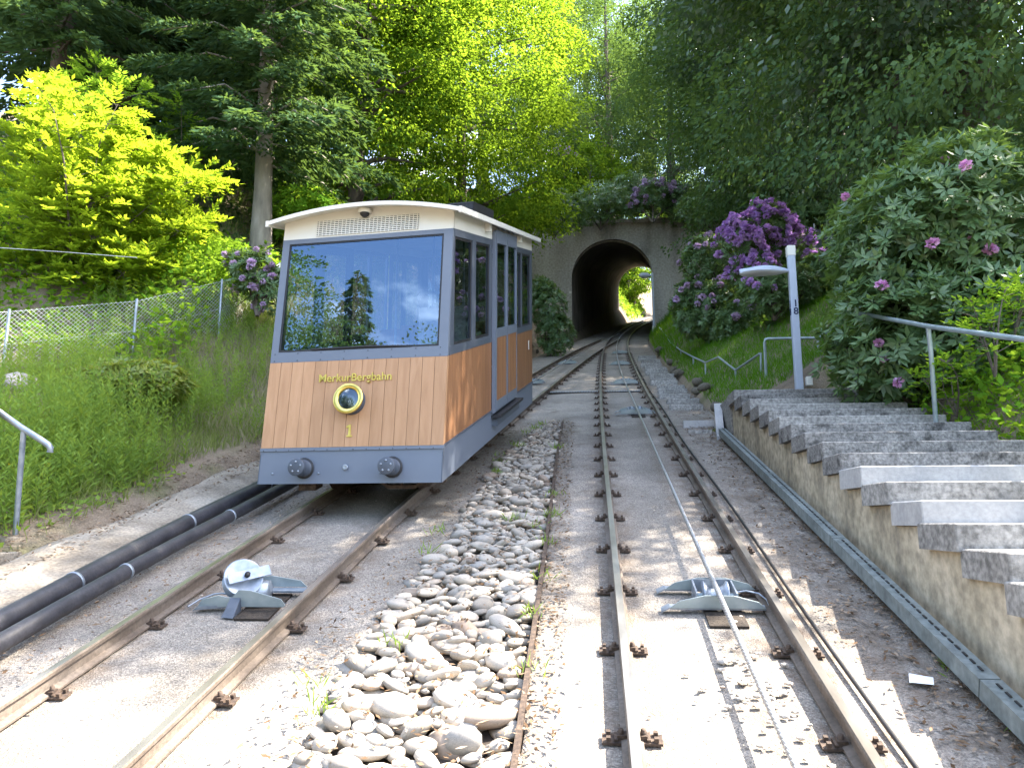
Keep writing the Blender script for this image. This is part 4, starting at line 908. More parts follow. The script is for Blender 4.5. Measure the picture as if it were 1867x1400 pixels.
def kit(seed, H, rad, cz, ncl, per, leaf, cr, mat, r0, bark, nl=14, **kw):
    V, C = crown_broad(seed, rad, ncl, per, leaf, cr, **kw); V = V+np.array([0, 0, cz]); C = C+np.array([0, 0, cz])
    return quads_mesh('crown', V, M[mat]), limb_mesh(H, r0, C, seed, nl).mesh('trunk', M[bark])
def gkit(*a, **k): return kit(*a, **k)
BEECH = kit(11, 20, (5.2, 5.2, 9.0), 11.0, 560, 170, .155, .9, 'beech', .34, 'bark', 46)
DARK_A = kit(12, 20, (5.0, 5.0, 9.5), 11.0, 400, 170, .155, 1.05, 'dark_leaf', .42, 'bark', 16)
DARK_B = kit(13, 18, (4.6, 4.6, 8.2), 9.6, 380, 170, .145, 1.0, 'mid_leaf', .36, 'bark', 16)
AIRY = kit(14, 22, (4.8, 4.8, 10.5), 12.0, 250, 90, .19, .95, 'mid_leaf', .30, 'bark', 26)
SMALL = kit(15, 6, (2.3, 2.3, 3.0), 3.4, 120, 90, .17, .6, 'beech', .10, 'bark', 10)
def con_kit(seed, H, rb, nb, per, r0, base):
    V, tips = crown_conifer(seed, H, rb, nb, per, base); mb = limb_mesh(H, r0, None, seed)
    for z, t in tips[::2]: mb.tube([(0, 0, z), (t[0]*.5, t[1]*.5, z-.02), (t[0]*.9, t[1]*.9, z-.28*np.linalg.norm(t))], [.05, .03, .012], 5)
    return quads_mesh('crown', V, M['needles']), mb.mesh('trunk', M['bark'])
FIR = con_kit(21, 24, 4.3, 250, 520, .30, .15)
SPRUCE = con_kit(22, 22, 3.6, 210, 360, .28, .10)
def put(kind, px, d, name, lab, grp, s=1., rz=0., zoff=0., bark=None):
    p = at(px, 700, d); k = kind; return tree(name, p.x, p.y, k[0], k[1], lab, grp, s, rz, zoff)
WOODS = 'trees of the wood'
# left and centre
f1 = put(FIR, 456, 22.5, 'fir_tree', 'tall dark conifer whose sunlit bare trunk stands left of the car roof', WOODS, 1.0, .4, -.6)
for ch in f1.children:
    if ch.name.startswith('trunk'): ch.data = ch.data.copy(); ch.data.materials[0] = M['bark_pale']
put(FIR, 40, 22, 'fir_tree', 'dark conifer in the top left corner of the wood', WOODS, 1.05, 2.0)
put(SPRUCE, 190, 25, 'spruce_tree', 'dark spruce rising behind the yellow-green bush', WOODS, 1.15, 1.1)
put(SPRUCE, 320, 27, 'spruce_tree', 'dark spruce left of the conifer with the bare sunlit trunk', WOODS, 1.1, 3.3)
put(DARK_A, 120, 32, 'broadleaf_tree', 'dark broadleaf tree far behind the left conifers', WOODS, 1.1, .3)
put(DARK_A, 400, 36, 'broadleaf_tree', 'dark broadleaf tree filling the gap left of the sunlit beech', WOODS, 1.1, 1.3)
put(BEECH, 640, 29, 'beech_tree', 'sunlit yellow-green beech directly above the car roof', WOODS, 1.0, .2, -.8)
put(BEECH, 840, 35, 'beech_tree', 'sunlit yellow-green beech behind and right of the car roof', WOODS, 1.0, 2.2, -1.6)
put(BEECH, 540, 39, 'beech_tree', 'sunlit beech farther back between the bare trunk and the car', WOODS, 1.1, 4.2, -.8)
put(DARK_B, 985, 52, 'broadleaf_tree', 'dark tree above the left end of the tunnel portal', WOODS, .72, 1.0)
put(SMALL, 1085, 49.5, 'maple_sapling', 'small sunlit yellow-green maple growing above the tunnel arch', WOODS, 1.05, .4)
put(SMALL, 1035, 51, 'maple_sapling', 'smaller sunlit sapling left of the maple above the tunnel arch', WOODS, .75, 2.4)
put(AIRY, 1120, 56, 'airy_tree', 'tall airy tree with blue sky showing through behind the tunnel arch', WOODS, 1.0, .9)
put(AIRY, 1010, 66, 'airy_tree', 'pale airy tree against the bright sky gap above the tunnel', WOODS, 1.1, 2.5)
put(DARK_B, 1075, 74, 'broadleaf_tree', 'tall green tree closing the sky gap behind the airy trees', WOODS, 1.5, 1.7)
put(DARK_B, 1200, 64, 'broadleaf_tree', 'mid green tree behind the airy one, right of the sky gap', WOODS, 1.15, 5.0)
put(DARK_B, 1240, 50, 'broadleaf_tree', 'green tree above the right end of the tunnel portal', WOODS, .9, 3.0)
put(DARK_A, 880, 60, 'broadleaf_tree', 'tree deep in the wood behind the right beech', WOODS, 1.2, 2.0)
put(DARK_A, 700, 58, 'broadleaf_tree', 'tree deep in the wood behind the left beech', WOODS, 1.2, 5.0)
# right
put(DARK_A, 1400, 41, 'broadleaf_tree', 'dark tree behind the left part of the purple rhododendron', WOODS, 1.05, .7, -1)
put(DARK_B, 1440, 30, 'broadleaf_tree', 'dark leafy tree rising behind the purple rhododendron blossoms', WOODS, 1.1, 1.9, -1)
put(DARK_A, 1560, 26.5, 'broadleaf_tree', 'dark tree behind the panel fence on the right bank', WOODS, 1.05, 2.9, -1)
put(DARK_B, 1690, 17.3, 'broadleaf_tree', 'dark thick-trunked tree towering behind the big rhododendron', WOODS, 1.1, 4.1, -.5)
put(DARK_A, 1830, 16, 'broadleaf_tree', 'dark tree at the right edge of the picture', WOODS, 1.1, 5.2, -.5)
tree('broadleaf_tree', 7.6, 12.2, DARK_B[0], DARK_B[1], 'dark tree added just outside the right edge to shade the tracks, boughs hanging in at the top', WOODS, .95, 2.2)  # tree added for the shade its crown throws on the near tracks
put(DARK_A, 1480, 46, 'broadleaf_tree', 'dark tree high on the slope behind the right bank', WOODS, 1.2, 3.9)
put(DARK_B, 1720, 34, 'broadleaf_tree', 'dark tree on the upper slope at the far right', WOODS, 1.25, .9)

# ------------------------------------------------------------------ shrubs
rngF = np.random.default_rng(5)
def bush(name, stems, lab, cat, mat, fr_len, n_per, seed, group=None, leaflets=8, spread=.5, t0=.25, lw=.34):
    rng = np.random.default_rng(seed); base = stems[0][0]; root = empty(name, base, lab, cat, group); V = []; mb = MB(); b0 = np.array(base)
    for (a, b) in stems:
        a = np.array(a); b = np.array(b); L = np.linalg.norm(b-a); bend = rng.normal(size=3)*.12*L; bend[2] = abs(bend[2])
        f = lambda t: a+(b-a)*t+bend*(4*t*(1-t))
        mb.tube([Vector(f(t)-b0) for t in (0, .25, .5, .75, 1.)], [.035*min(1, L/3+.1), .028*min(1, L/3+.1), .02*min(1, L/3+.1), .013*min(1, L/3+.1), .005], 6)
        t = t0+(1-t0)*rng.random(n_per)**.75; O = np.array([f(q) for q in t]); dirs = unit(rng.normal(size=(n_per, 3))*np.array([1, 1, .45])+np.array([0, 0, .25]))
        rad = spread*(1.15-t)[:, None]*(.3+rng.random((n_per, 1))); st_ = O+dirs*rad
        for q in range(0, n_per, 6): mb.tube([Vector(O[q]-b0), Vector(st_[q]-b0)], [.008, .004], 4, False)
        D = unit(dirs+rng.normal(size=(n_per, 3))*.25+np.array([0, 0, .15])); FL = fr_len*(.65+.6*rng.random(n_per))
        for j in range(leaflets):
            tt = (j+1)/leaflets; sp_ = st_+D*(FL*tt)[:, None]; sp_[:, 2] -= FL*.22*tt*tt
            side = unit(np.cross(D, np.array([0, 0, 1.])+rng.normal(size=(n_per, 3))*.15))
            for sg in ((-1, 1) if j < leaflets-1 else (0,)):
                A = D*.55+side*sg*.85 if sg else D; ln = FL*lw*(1-.35*abs(tt-.5))
                V.append(leaf_quads(sp_, A+rng.normal(size=(n_per, 3))*.08, ln, ln*.42, rng, np.array([0, 0, 1.])+rng.normal(size=(n_per, 3))*.35))
    link(bpy.data.objects.new('foliage', quads_mesh('foliage', np.concatenate(V)-b0, M[mat])), root); mb.build('stem', M['bark'], root)
    return root
B0 = at(170, 590, 18.8)
tops = [(75, 165, 18.6), (215, 190, 18.3), (20, 250, 18.0), (290, 265, 18.5), (350, 330, 18.2), (130, 300, 17.6), (240, 340, 17.6), (60, 370, 17.4), (330, 420, 17.7), (180, 430, 17.3), (-60, 300, 18.5), (-90, 420, 17.8), (375, 400, 18.6), (150, 500, 17.2), (390, 330, 18.8), (280, 480, 17.5), (20, 480, 17.4), (230, 250, 18.8), (110, 225, 18.9)]
bush('robinia_bush', [(B0+Vector((rnd.uniform(-1.1, 1.1), rnd.uniform(-.4, .6), 0)), at(*p)) for p in tops], 'big sunlit yellow-green bush with feathery leaves behind the chain-link fence', 'bush', 'robinia', .52, 120, 3, spread=.85)
B1 = at(180, 560, 20)
bush('elder_bush', [(B1+Vector((rnd.uniform(-1, 1), rnd.uniform(-.4, .6), -.4)), at(*p)) for p in [(180, 130, 21), (140, 170, 20.6), (260, 170, 21), (330, 180, 21.5), (200, 220, 20.4)]], 'darker leafy bush whose top shows just behind the yellow-green one', 'bush', 'lush', .5, 60, 4, spread=.9)
bush('meadow_shrub', [(at(430, 560, 18.5), at(x, y, 18.4)) for x, y in ((380, 470), (415, 440), (440, 500), (470, 520), (350, 500))], 'loose light green shrub between the fence and the car', 'bush', 'lush', .35, 36, 6, spread=.6)
def whorls(P, D, L, rng, nleaf=8, big=True):
    n = len(P); D = unit(D); out = []; a = unit(np.cross(D, rng.normal(size=(n, 3)))); b = np.cross(D, a)
    for k in range(nleaf):
        th = 2*np.pi*k/nleaf+rng.normal(size=n)*.22; lift = (.15+.5*rng.random(n))[:, None]
        A = unit(a*np.cos(th)[:, None]+b*np.sin(th)[:, None]+D*lift); A[:, 2] -= .12; ln = L*(.7+.55*rng.random(n))
        out.append(leaf_quads(P+A*.012, A, ln, ln*.34, rng, D+rng.normal(size=(n, 3))*.15, fold=-.05))
    return np.concatenate(out)
def petal_truss(mat, seed):
    rng = np.random.default_rng(seed); d = unit(rng.normal(size=(46, 3))+np.array([0, 0, .5])); 
    V = leaf_quads(d*.35, d+rng.normal(size=(46, 3))*.4, .75, .75, rng); me = quads_mesh('flower_cluster', V, M[mat]); return me
TRUSS = {m: [petal_truss(m, s) for s in (1, 2, 3)] for m in ('petal_purple', 'petal_pink', 'petal_lilac')}
def rhodo(name, base, lobes, n, leaf, lab, mat='rhodo', flowers=(), seed=1, nleaf=8, group=None):
    rng = np.random.default_rng(seed); root = empty(name, base, lab, 'rhododendron' if 'rhodo' in name else 'shrub', group); b0 = np.array(base); V = []
    tot = sum(r[0]*r[2] for _, r in lobes); allP = []; allD = []
    for c, r in lobes:
        k = int(n*r[0]*r[2]/tot); c = np.array(c); d = unit(rng.normal(size=(k, 3))+np.array([0, -.25, .25])); rr = np.where(rng.random(k) < .7, 1-.12*rng.random(k), .55+.4*rng.random(k))
        lum = 1+.10*np.sin(d[:, 0]*9+c[0])*np.cos(d[:, 2]*8)+.07*np.sin(d[:, 1]*13+d[:, 2]*5)
        P = c+d*np.array(r)*(rr*lum)[:, None]; D = d*.8+np.array([0, 0, .55])+rng.normal(size=(k, 3))*.25; V.append(whorls(P, D, leaf, rng, nleaf)); allP.append(P[rr > .86]); allD.append(d[rr > .86])
    link(bpy.data.objects.new('foliage', quads_mesh('foliage', np.concatenate(V)-b0, M[mat])), root)
    mb = MB()
    for c, r in lobes:
        c = Vector(c)
        for k in range(5):
            d = Vector(unit(rng.normal(size=(1, 3)))[0]); mb.tube([Vector((0, 0, -.2)), (c-base)*.6+Vector((0, 0, -.1)), c-base+Vector((d.x*r[0], d.y*r[1], d.z*r[2]))*.8], [.05, .035, .01], 6)
    mb.build('branch', M['bark'], root)
    P = np.concatenate(allP); Dd = np.concatenate(allD)
    for (mt, cnt, size, sel) in flowers:
        ids = [i for i in range(len(P)) if sel(P[i], Dd[i])]; rng.shuffle(ids)
        for i in ids[:cnt]:
            o = link(bpy.data.objects.new('flower_cluster', TRUSS[mt][i % 3]), root); p = P[i]+Dd[i]*.08-b0; o.location = p; s_ = size*rng.uniform(.75, 1.25); o.scale = (s_, s_, s_*.85); o.rotation_euler = (rng.normal()*.4, rng.normal()*.4, rng.random()*6)
    return root
def lob(x, y, d, rx, rz, ry=None): return (at(x, y, d), (rx, ry or rx, rz))
facing = lambda p, d: d[1] < .1
# large near rhododendron
rhodo('rhododendron', at(1720, 770, 10.2), [lob(1650, 440, 10.6, 1.0, 1.0), lob(1745, 400, 10.4, 1.05, 1.15), lob(1850, 430, 10.8, 1.2, 1.2), lob(1640, 600, 10.4, .95, .95), lob(1760, 580, 10.3, 1.1, 1.0), lob(1590, 500, 11.2, .6, .75), lob(1600, 670, 10.6, .7, .6), lob(1880, 600, 10.8, 1.1, 1.0)], 3600, .155,
      'large green rhododendron with a few pink blooms beside the stair handrail', flowers=[('petal_pink', 16, .078, lambda p, d: d[1] < -.3)], seed=2, nleaf=8)
# purple bank
PUR = lambda p, d: d[1] < .25 and d[2] > -.35
rhodo('rhododendron', at(1400, 560, 22), [lob(1400, 430, 23, .75, .95), lob(1350, 450, 22.6, .7, .8), lob(1440, 470, 23, .75, .85), lob(1375, 500, 22.4, .7, .6)], 1700, .14,
      'rhododendron covered in deep purple blossom left above the lamp hood', flowers=[('petal_purple', 230, .135, PUR)], seed=3)
rhodo('rhododendron', at(1290, 620, 25), [lob(1285, 480, 25, .75, .9), lob(1262, 560, 24.5, .65, .95), lob(1310, 570, 24, .8, .95), lob(1345, 590, 22.5, .6, .6)], 1900, .15,
      'green rhododendron with faded pale blooms next to the tunnel portal', flowers=[('petal_lilac', 40, .12, lambda p, d: d[1] < .1 and d[2] > -.1)], seed=4)
rhodo('rhododendron', at(1410, 570, 20), [lob(1400, 535, 20, .7, .55), lob(1450, 520, 20.3, .6, .5), lob(1500, 500, 20.8, .6, .55)], 1100, .15,
      'low green rhododendron with single mauve blooms behind the lamp post', flowers=[('petal_purple', 7, .11, facing)], seed=5)
rhodo('rhododendron', at(1190, 400, 45), [lob(1190, 362, 46.3, 1.2, .95), lob(1225, 362, 46.6, .8, .85), lob(1165, 374, 46.2, .6, .6)], 700, .2, 'pale lilac rhododendron hanging over the tunnel portal', flowers=[('petal_lilac', 60, .19, PUR)], seed=6)
rhodo('rhododendron', at(1030, 320, 50), [lob(1025, 290, 50, .8, .6)], 300, .2, 'dark violet rhododendron on the slope above the tunnel, left of the lilac one', flowers=[('petal_purple', 26, .2, PUR)], seed=7)
rhodo('rhododendron', at(470, 560, 17.6), [lob(465, 500, 17.8, .5, .5), lob(495, 530, 17.8, .4, .5), lob(445, 480, 18, .35, .3)], 420, .14, 'lilac-flowered rhododendron half hidden behind the car', flowers=[('petal_lilac', 26, .1, facing)], seed=8)
rhodo('rhododendron', at(230, 740, 12.4), [lob(230, 708, 12.4, .68, .40), lob(175, 712, 12.3, .52, .34), lob(290, 700, 12.6, .48, .36)], 760, .13, 'low round rhododendron with yellowish young leaves in the left meadow', mat='rhodo_young', seed=9)
rhodo('evergreen_shrub', at(1000, 650, 33), [lob(1000, 560, 33, .75, 1.0), lob(1012, 610, 33, .8, .9), lob(985, 530, 33.5, .55, .6)], 900, .17, 'glossy evergreen shrub between the car and the tunnel portal', seed=10)
# shrub cover along the portal top and bank
for i, (x, y, d, rx, rz, m_, lab) in enumerate([(1010, 388, 45.5, 1.7, 1.2, 'rhodo', 'dark shrub hanging over the left shoulder of the portal'), (1095, 374, 46.6, 1.9, 1.15, 'rhodo', 'dark shrub over the crown of the tunnel arch'), (1255, 372, 46.6, 1.6, 1.2, 'rhodo', 'dark shrub right of the lilac blossom on the portal top'),
        (1300, 380, 43, 1.8, 1.3, 'rhodo', 'dark shrub over the right shoulder of the portal'), (1340, 340, 36, 1.6, 1.3, 'rhodo', 'dark shrub on the bank above the purple blossom'), (1150, 350, 49, 1.8, 1.0, 'rhodo', 'dark shrub behind the lilac blossom above the tunnel'), (1490, 400, 27, 1.3, 1.0, 'rhodo', 'dark shrub behind the panel fence'),
        (960, 380, 40, 1.3, 1.1, 'lush', 'green shrub at the rear corner of the car roof'), (560, 400, 25, 1.5, .9, 'lush', 'green undergrowth shrub left behind the car roof')]):
    rhodo('shrub', at(x, y+40, d), [lob(x, y, d, rx, rz), lob(x-25, y+8, d, rx*.7, rz*.8), lob(x+28, y+4, d, rx*.7, rz*.8)], 620, .22, lab, mat=m_, seed=30+i, nleaf=7)
# ------------------------------------------------------------------ meadow, weeds, grass
def scatter(n, rng, xf, y0, y1, test=None):
    Y = y0+(y1-y0)*rng.random(n); a, b = xf(Y); X = a+(b-a)*rng.random(n)
    if test is not None: k = test(X, Y); X, Y = X[k], Y[k]
    return X, Y
def blades(X, Y, h, w, rng, lean=.35, zz=None):
    n = len(X); P = np.stack([X, Y, (G(X, Y) if zz is None else zz)-.02], 1); A = rng.normal(size=(n, 3))*lean; A[:, 2] = 1
    return leaf_quads(P, A, h*(.5+rng.random(n)), w, rng, rng.normal(size=(n, 3)))
rg = np.random.default_rng(41)
lf = lambda off, far: (lambda Y: (xl(Y)-far, xl(Y)-off))
patch = lambda X, Y: np.sin(X*1.9+Y*.8)+np.sin(X*.7-Y*1.6+1)+rg.normal(size=len(X))*.6
V = []
X, Y = scatter(38000, rg, lf(.75, 6.0), 5.5, 19, None); V.append(blades(X, Y, .22, .012, rg))
X, Y = scatter(14000, rg, lf(.4, 1.5), 5.5, 19, lambda X, Y: patch(X, Y) > .9); V.append(blades(X, Y, .16, .011, rg))
X, Y = scatter(16000, rg, lf(.6, 9), 17, 30, None); V.append(blades(X, Y, .35, .018, rg))
tag(link(bpy.data.objects.new('meadow_grass', quads_mesh('meadow_grass', np.concatenate(V), M['grass']))), 'green grass covering the left bank', 'grass', kind='stuff')
X, Y = scatter(9000, rg, lf(.5, 5.5), 10, 17.5, lambda X, Y: np.sin(X*2.1+Y)+np.sin(Y*1.7-X) > -.1); 
tag(link(bpy.data.objects.new('dry_grass', quads_mesh('dry_grass', blades(X, Y, .42, .009, rg, .3), M['drygrass']))), 'pale dry seeding grass beside the car', 'grass', kind='stuff')
def weeds(X, Y, h, rng, nl=26, leaf=.125):
    out = []
    for x, y, hh, z in zip(X, Y, h, G(X, Y)-.02):
        ln = rng.normal(size=2)*.07*hh; t = np.linspace(.12, 1, nl); az = np.arange(nl)*2.4+rng.random()*6
        P = np.stack([x+ln[0]*t, y+ln[1]*t, z+hh*t], 1); A = np.stack([np.cos(az), np.sin(az), .35+.6*t], 1)
        out.append(leaf_quads(P, A, leaf*(1.15-.55*t)*(.8+.4*rng.random(nl)), leaf*.17, rng))
        d = np.array([ln[0], ln[1], hh]); p = np.array([[x, y, z]]*2); S = np.array([[.006, 0, 0], [0, .006, 0]]); out.append(np.stack([p-S, p+S, p+S*.4+d, p-S*.4+d], 1).reshape(-1, 3))
    return np.concatenate(out)
X, Y = scatter(1500, rg, lf(.7, 3.8), 6.6, 12.5, lambda X, Y: patch(X, Y) > -.3)
h = .45+.6*rg.random(len(X)); h *= np.clip((xl(Y)-X)/1.3, .4, 1.15)
X2, Y2 = scatter(950, rg, lf(2.2, 6.5), 9, 17.5); h2 = .4+.4*rg.random(len(X2))
tag(link(bpy.data.objects.new('tall_weeds', quads_mesh('tall_weeds', weeds(np.r_[X, X2], np.r_[Y, Y2], np.r_[h, h2], rg), M['weed']))), 'dense bright green upright weeds on the left bank', 'weeds', kind='stuff')
X, Y = scatter(2200, rg, lf(.45, 2.2), 6, 13, lambda X, Y: patch(X, Y) > 0); n = len(X); A = rg.normal(size=(n, 3)); A[:, 2] = .3
tag(link(bpy.data.objects.new('ground_leaves', quads_mesh('ground_leaves', leaf_quads(np.stack([X, Y, G(X, Y)+.02+.06*rg.random(n)], 1), A, .09, .05, rg), M['weed']))), 'small leafy ground plants at the foot of the left bank', 'plants', kind='stuff')
# right lawn
X, Y = scatter(60000, rg, lambda Y: (track_r(Y)+1.75, track_r(Y)+8.), 13.2, 27, lambda X, Y: (Y > 14.3) | (X > 4.2)); V = blades(X, Y, .15, .011, rg, .4)
X, Y = scatter(9000, rg, lambda Y: (track_r(Y)+1.7, track_r(Y)+5.), 27, 45, None); V = np.concatenate([V, blades(X, Y, .3, .02, rg, .4)])
tag(link(bpy.data.objects.new('bank_lawn', quads_mesh('bank_lawn', V, M['lawn']))), 'short bright grass on the right bank', 'grass', kind='stuff')
# lush ground cover right of the stairs
X, Y = scatter(9000, rg, lambda Y: (4.06+0*Y, 7.4+0*Y), 4.5, 13.6, None); n = len(X); A = rg.normal(size=(n, 3)); A[:, 2] = abs(A[:, 2])*.5+.1; Nn = rg.normal(size=(n, 3))*.4; Nn[:, 2] += 1
V = leaf_quads(np.stack([X, Y, G(X, Y)+.05+.38*rg.random(n)**1.5], 1), A, .11*(.6+.8*rg.random(n)), .075, rg, Nn)
X, Y = scatter(5000, rg, lambda Y: (4.05+0*Y, 5.6+0*Y), 4.5, 13.6, None); V = np.concatenate([V, blades(X, Y, .22, .014, rg, .6)])
tag(link(bpy.data.objects.new('leafy_ground_cover', quads_mesh('leafy_ground_cover', V, M['lush']))), 'leafy green ground cover right of the stairs', 'plants', kind='stuff')
def sapling(px, py, d, lab, seed, hh=.9):
    b = at(px, py, d); bush('maple_seedling', [(b, b+Vector((rnd.uniform(-.3, .3), rnd.uniform(-.3, .2), hh*rnd.uniform(.7, 1.1)))) for _ in range(4)], lab, 'plant', 'lush', .17, 22, seed, leaflets=3, spread=.35, t0=.2, lw=.62)
sapling(1815, 690, 8.6, 'bright broad-leaved seedling under the right end of the handrail', 61); sapling(1850, 610, 8.9, 'light green broad-leaved sprig above the handrail at the right edge', 62, .5); sapling(1745, 760, 9.0, 'leafy seedling at the foot of the handrail post', 63, .6)
# undergrowth on the wooded slopes
V = []
X, Y = scatter(26000, rg, lf(4.5, 22), 16, 62, None); V.append((X, Y)); X, Y = scatter(20000, rg, lambda Y: (track_r(Y)+3.5, track_r(Y)+18), 20, 62, None); V.append((X, Y))
X, Y = scatter(12000, rg, lambda Y: (-10+0*Y, 14+0*Y), 46.2, 66, None); V.append((X, Y))
X = np.concatenate([v[0] for v in V]); Y = np.concatenate([v[1] for v in V]); n = len(X); Z = np.where((Y > 45.95) & (Y < 85) & (X > -16) & (X < 21), np.maximum(Hill(X, Y), G(X, Y)), G(X, Y)); A = rg.normal(size=(n, 3)); A[:, 2] = abs(A[:, 2])*.4
Nn = rg.normal(size=(n, 3))*.5; Nn[:, 2] += 1; hh = np.clip(np.sin(X*.8)+np.sin(Y*.6+1), 0, 2)*.45+.15
tag(link(bpy.data.objects.new('undergrowth', quads_mesh('undergrowth', leaf_quads(np.stack([X, Y, Z+hh*rg.random(n)], 1), A, .26*(.6+.8*rg.random(n)), .15, rg, Nn), M['mid_leaf']))), 'dark leafy undergrowth on the wooded slopes', 'undergrowth', kind='stuff')
X, Y = scatter(15000, rg, lambda Y: (-17+0*Y, -8.2-.0*Y), 14.2, 21, None); n = len(X); A = rg.normal(size=(n, 3)); A[:, 2] = abs(A[:, 2])*.5; Nn = rg.normal(size=(n, 3))*.5; Nn[:, 2] += 1
hh = .35+.75*np.clip(np.sin(X*1.3)+np.sin(Y*1.1+X*.5)+.6, 0, 2)
X2, Y2 = scatter(7000, rg, lambda Y: (track_l(Y)-9, track_l(Y)-2.3), 86, 112, None); n2 = len(X2); A2 = rg.normal(size=(n2, 3)); N2 = rg.normal(size=(n2, 3))*.5; N2[:, 2] += 1
X3, Y3 = scatter(6000, rg, lambda Y: (track_r(Y)+2., track_r(Y)+9), 86, 112, None); n3 = len(X3); A3 = rg.normal(size=(n3, 3)); N3 = rg.normal(size=(n3, 3))*.5; N3[:, 2] += 1
V = np.concatenate([leaf_quads(np.stack([X, Y, G(X, Y)+hh*rg.random(n)], 1), A, .17*(.6+.8*rg.random(n)), .09, rg, Nn), leaf_quads(np.stack([X2, Y2, G(X2, Y2)+.9*rg.random(n2)], 1), A2, .3, .2, rg, N2), leaf_quads(np.stack([X3, Y3, G(X3, Y3)+.9*rg.random(n3)], 1), A3, .3, .2, rg, N3)])
tag(link(bpy.data.objects.new('scrub', quads_mesh('scrub', V, M['lush']))), 'low green scrub behind the fence and beyond the tunnel', 'undergrowth', kind='stuff')
# litter, pebbles, tufts
X, Y = scatter(4200, rg, lambda Y: (1.55+0*Y, 2.16+0*Y), 3, 14, lambda X, Y: rg.random(len(X)) < (X-1.45)/.7); V = [(X, Y, .0)]
X2, Y2 = scatter(3600, rg, lambda Y: (track_l(Y)-2.9, track_l(Y)-1.95), 5.5, 14); X3, Y3 = scatter(1500, rg, lambda Y: (track_l(Y)-1.75, track_l(Y)-.7), 2, 10); X4, Y4 = scatter(1500, rg, lambda Y: (track_r(Y)+.9, track_r(Y)+1.6), 14, 30); X5, Y5 = scatter(1300, rg, lambda Y: (KERB(Y)+.02, KERB(Y)+.22), 3, 14.5); X4 = np.r_[X4, X5]; Y4 = np.r_[Y4, Y5]; X5, Y5 = scatter(1000, rg, lambda Y: (STL(Y)-.3, STL(Y)), 3, 14.5); X4 = np.r_[X4, X5]; Y4 = np.r_[Y4, Y5]
X5, Y5 = scatter(2600, rg, lambda Y: (STL(Y), KERB(Y)), 3, 14.5); X4 = np.r_[X4, X5]; Y4 = np.r_[Y4, Y5]; X = np.r_[X, X2, X3, X4]; Y = np.r_[Y, Y2, Y3, Y4]; n = len(X); Z = np.maximum(T*Y+.004, np.where(X < track_l(Y)-1.95, G(X, Y)+.02, -99)); Z = np.where((X < track_l(Y)-1.9) & (X > track_l(Y)-2.3), Z+.12, Z)
A = rg.normal(size=(n, 3)); A[:, 2] *= .12; A[:, 2] += A[:, 1]*T; Nn = rg.normal(size=(n, 3))*.25; Nn[:, 2] += 1
tag(link(bpy.data.objects.new('leaf_litter', quads_mesh('leaf_litter', leaf_quads(np.stack([X, Y, Z+.006*rg.random(n)], 1), A, .045*(.4+1.2*rg.random(n)), .02, rg, Nn), M['litter']))), 'brown dead leaves and chips along the track edges', 'leaf litter', kind='stuff')
X, Y = [], []
for _ in range(26):
    y = 3.3+rnd.random()*11; x = rnd.choice([float(STL(y))+rnd.uniform(-.12, .12), rnd.uniform(float(STL(y)), float(KERB(y))), float(KERB(y))+rnd.uniform(-.05, .05), 2.1])
    k = rnd.randint(10, 34); X += list(x+rg.normal(size=k)*.05); Y += list(y+rg.normal(size=k)*.05)
X = np.array(X); Y = np.array(Y)
tag(link(bpy.data.objects.new('grass_tufts', quads_mesh('grass_tufts', blades(X, Y, .10, .010, rg, .7, T*Y), M['weed']))), 'little grass tufts growing among the pebbles', 'grass', kind='stuff')
pv = []; pf = []
for k in range(190):
    x = .92+rnd.gauss(0, .16); y = 4.75+rnd.gauss(0, .42)
    if k > 120: x = rnd.uniform(-3.6, 2.1); y = rnd.uniform(3.3, 9)
    if abs(x-.18) < .1 or abs(x-1.24) < .1: continue
    me = sub1[k % 4]; r_ = rnd.uniform(.007, .022) if k < 120 else rnd.uniform(.006, .013); mt = Matrix.LocRotScale(SF(x, y/CS, r_*.3), None, Vector((r_*1.3, r_, r_*.6))); b0 = len(pv)
    pv += [tuple(mt @ v.co) for v in me.vertices]; pf += [tuple(i+b0 for i in f.vertices) for f in me.polygons]
me = bpy.data.meshes.new('gravel'); me.from_pydata(pv, [], pf); me.materials.append(M['stone']); tag(link(bpy.data.objects.new('gravel', me)), 'loose gravel scattered between the right rails', 'gravel', kind='stuff')
pp = SF(1.83, 5.03, .01); paper = MB().add([pp+Vector(v) for v in ((-.07, -.02, .0), (.05, -.05, -.005), (.08, .03, .02), (-.04, .06, .035), (.0, .0, .03))], [(0, 1, 4), (1, 2, 4), (2, 3, 4), (3, 0, 4)])
tag(paper.build('paper_scrap', M['paper']), 'crumpled white paper scrap on the ground left of the cable duct', 'litter')
# rocks in the banks (pieces of the ground)
M['bank_rock'] = pmat('bank_rock', [(.3, (.06, .05, .04)), (.6, (.15, .13, .10)), (.8, (.10, .11, .06))], 6, .95, bump=.8, bscale=18)
ROCKS = []
for q in PEB:
    q2 = q.copy(); q2.materials[0] = M['bank_rock']; ROCKS.append(q2)
for k in range(46):
    if k < 26: y = rnd.uniform(14.8, 32); x = float(track_r(y))+1.62+rnd.uniform(0, .35)
    else: y = rnd.uniform(17, 44); x = float(track_l(y))-2.2-rnd.uniform(0, .5)
    r_ = rnd.uniform(.07, .17); o = link(bpy.data.objects.new('rock', ROCKS[k % 7]), ground); o.location = (x, y, T*y+rnd.uniform(-.05, .3)); o.scale = (r_*.8, r_*1.2, r_*.8); o.rotation_euler = (rnd.random(), rnd.random(), rnd.random()*6)
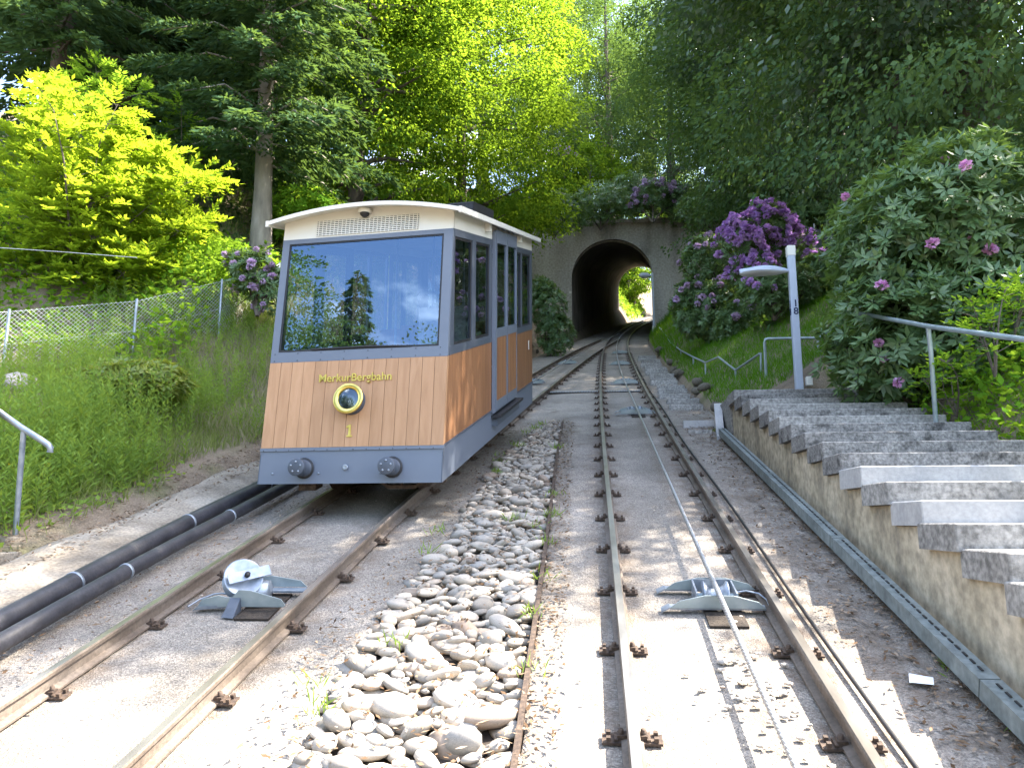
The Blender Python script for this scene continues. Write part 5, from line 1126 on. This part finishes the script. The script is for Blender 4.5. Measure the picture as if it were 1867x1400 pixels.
# stump and boulder
sb_ = at(340, 535, 18.6); su = empty('tree_stump', sb_, 'short pale tree stump behind the fence', 'stump')
MB().lathe((0, 0, -.3), (0, 0, 1), [(.34, 0), (.27, .25), (.24, .55), (.23, .62)], 14).build('stem', M['bark_pale'], su); MB().lathe((0, 0, -.3), (.08, -.1, 1), [(.23, .622), (.12, .635), (0, .64)], 14).build('cut_face', M['cutwood'], su)
bo = link(bpy.data.objects.new('boulder', PEB[2].copy())); bo.data.materials[0] = M['boulder']; bo.location = at(30, 700, 13); bo.scale = (.34, .3, .22); tag(bo, 'pinkish grey boulder in the meadow at the left edge', 'boulder')
yf = empty('yellow_flowers', at(20, 850, 8.8), 'small yellow meadow flowers left of the handrail end', 'flowers')
for x, y in ((18, 850), (24, 853), (84, 846), (90, 858)):
    o = link(bpy.data.objects.new('blossom', quads_mesh('blossom', leaf_quads(np.zeros((9, 3)), rg.normal(size=(9, 3))+np.array([0, 0, .6]), .04, .03, rg), M['petal_yellow'])), yf); o.location = at(x, y, 8.6)-yf.location
# ------------------------------------------------------------------ trees down the hill behind the viewer and beyond the tunnel
VAL = 'trees down the valley'
for i, (x, y, k, s_, lab) in enumerate([(-27, -17, DARK_B, 1.3, 'broadleaf tree down the valley reflected at the left of the windscreen'), (-23, -19, DARK_B, 1.42, 'tall broadleaf tree down the valley reflected left of centre in the windscreen'), (-19, -20, SPRUCE, 1.2, 'pointed spruce down the valley reflected in the middle of the windscreen'), (-13.5, -20, DARK_B, 1.28, 'lower broadleaf tree down the valley reflected at the right of the windscreen'), (-34, -14, SPRUCE, 1.1, 'spruce down the valley beyond the left meadow'), (14, -24, DARK_B, .9, 'broadleaf tree down the valley on the right')]):
    tree('valley_tree', x, y, k[0], k[1], lab, VAL, s_, i*1.3)
put(SMALL, 1150, 98, 'bush_beyond', 'sunlit bush seen through the far end of the tunnel', WOODS, 1.5, 1.0)
p = at(1170, 600, 104); tree('beech_tree', p.x-1, p.y, BEECH[0], BEECH[1], 'sunlit tree seen through the tunnel beyond its far mouth', WOODS, .8, 2.0)
tree('beech_tree', p.x+7, p.y+8, BEECH[0], BEECH[1], 'farther tree seen through the tunnel right of the sunlit one', WOODS, .9, 4.0)
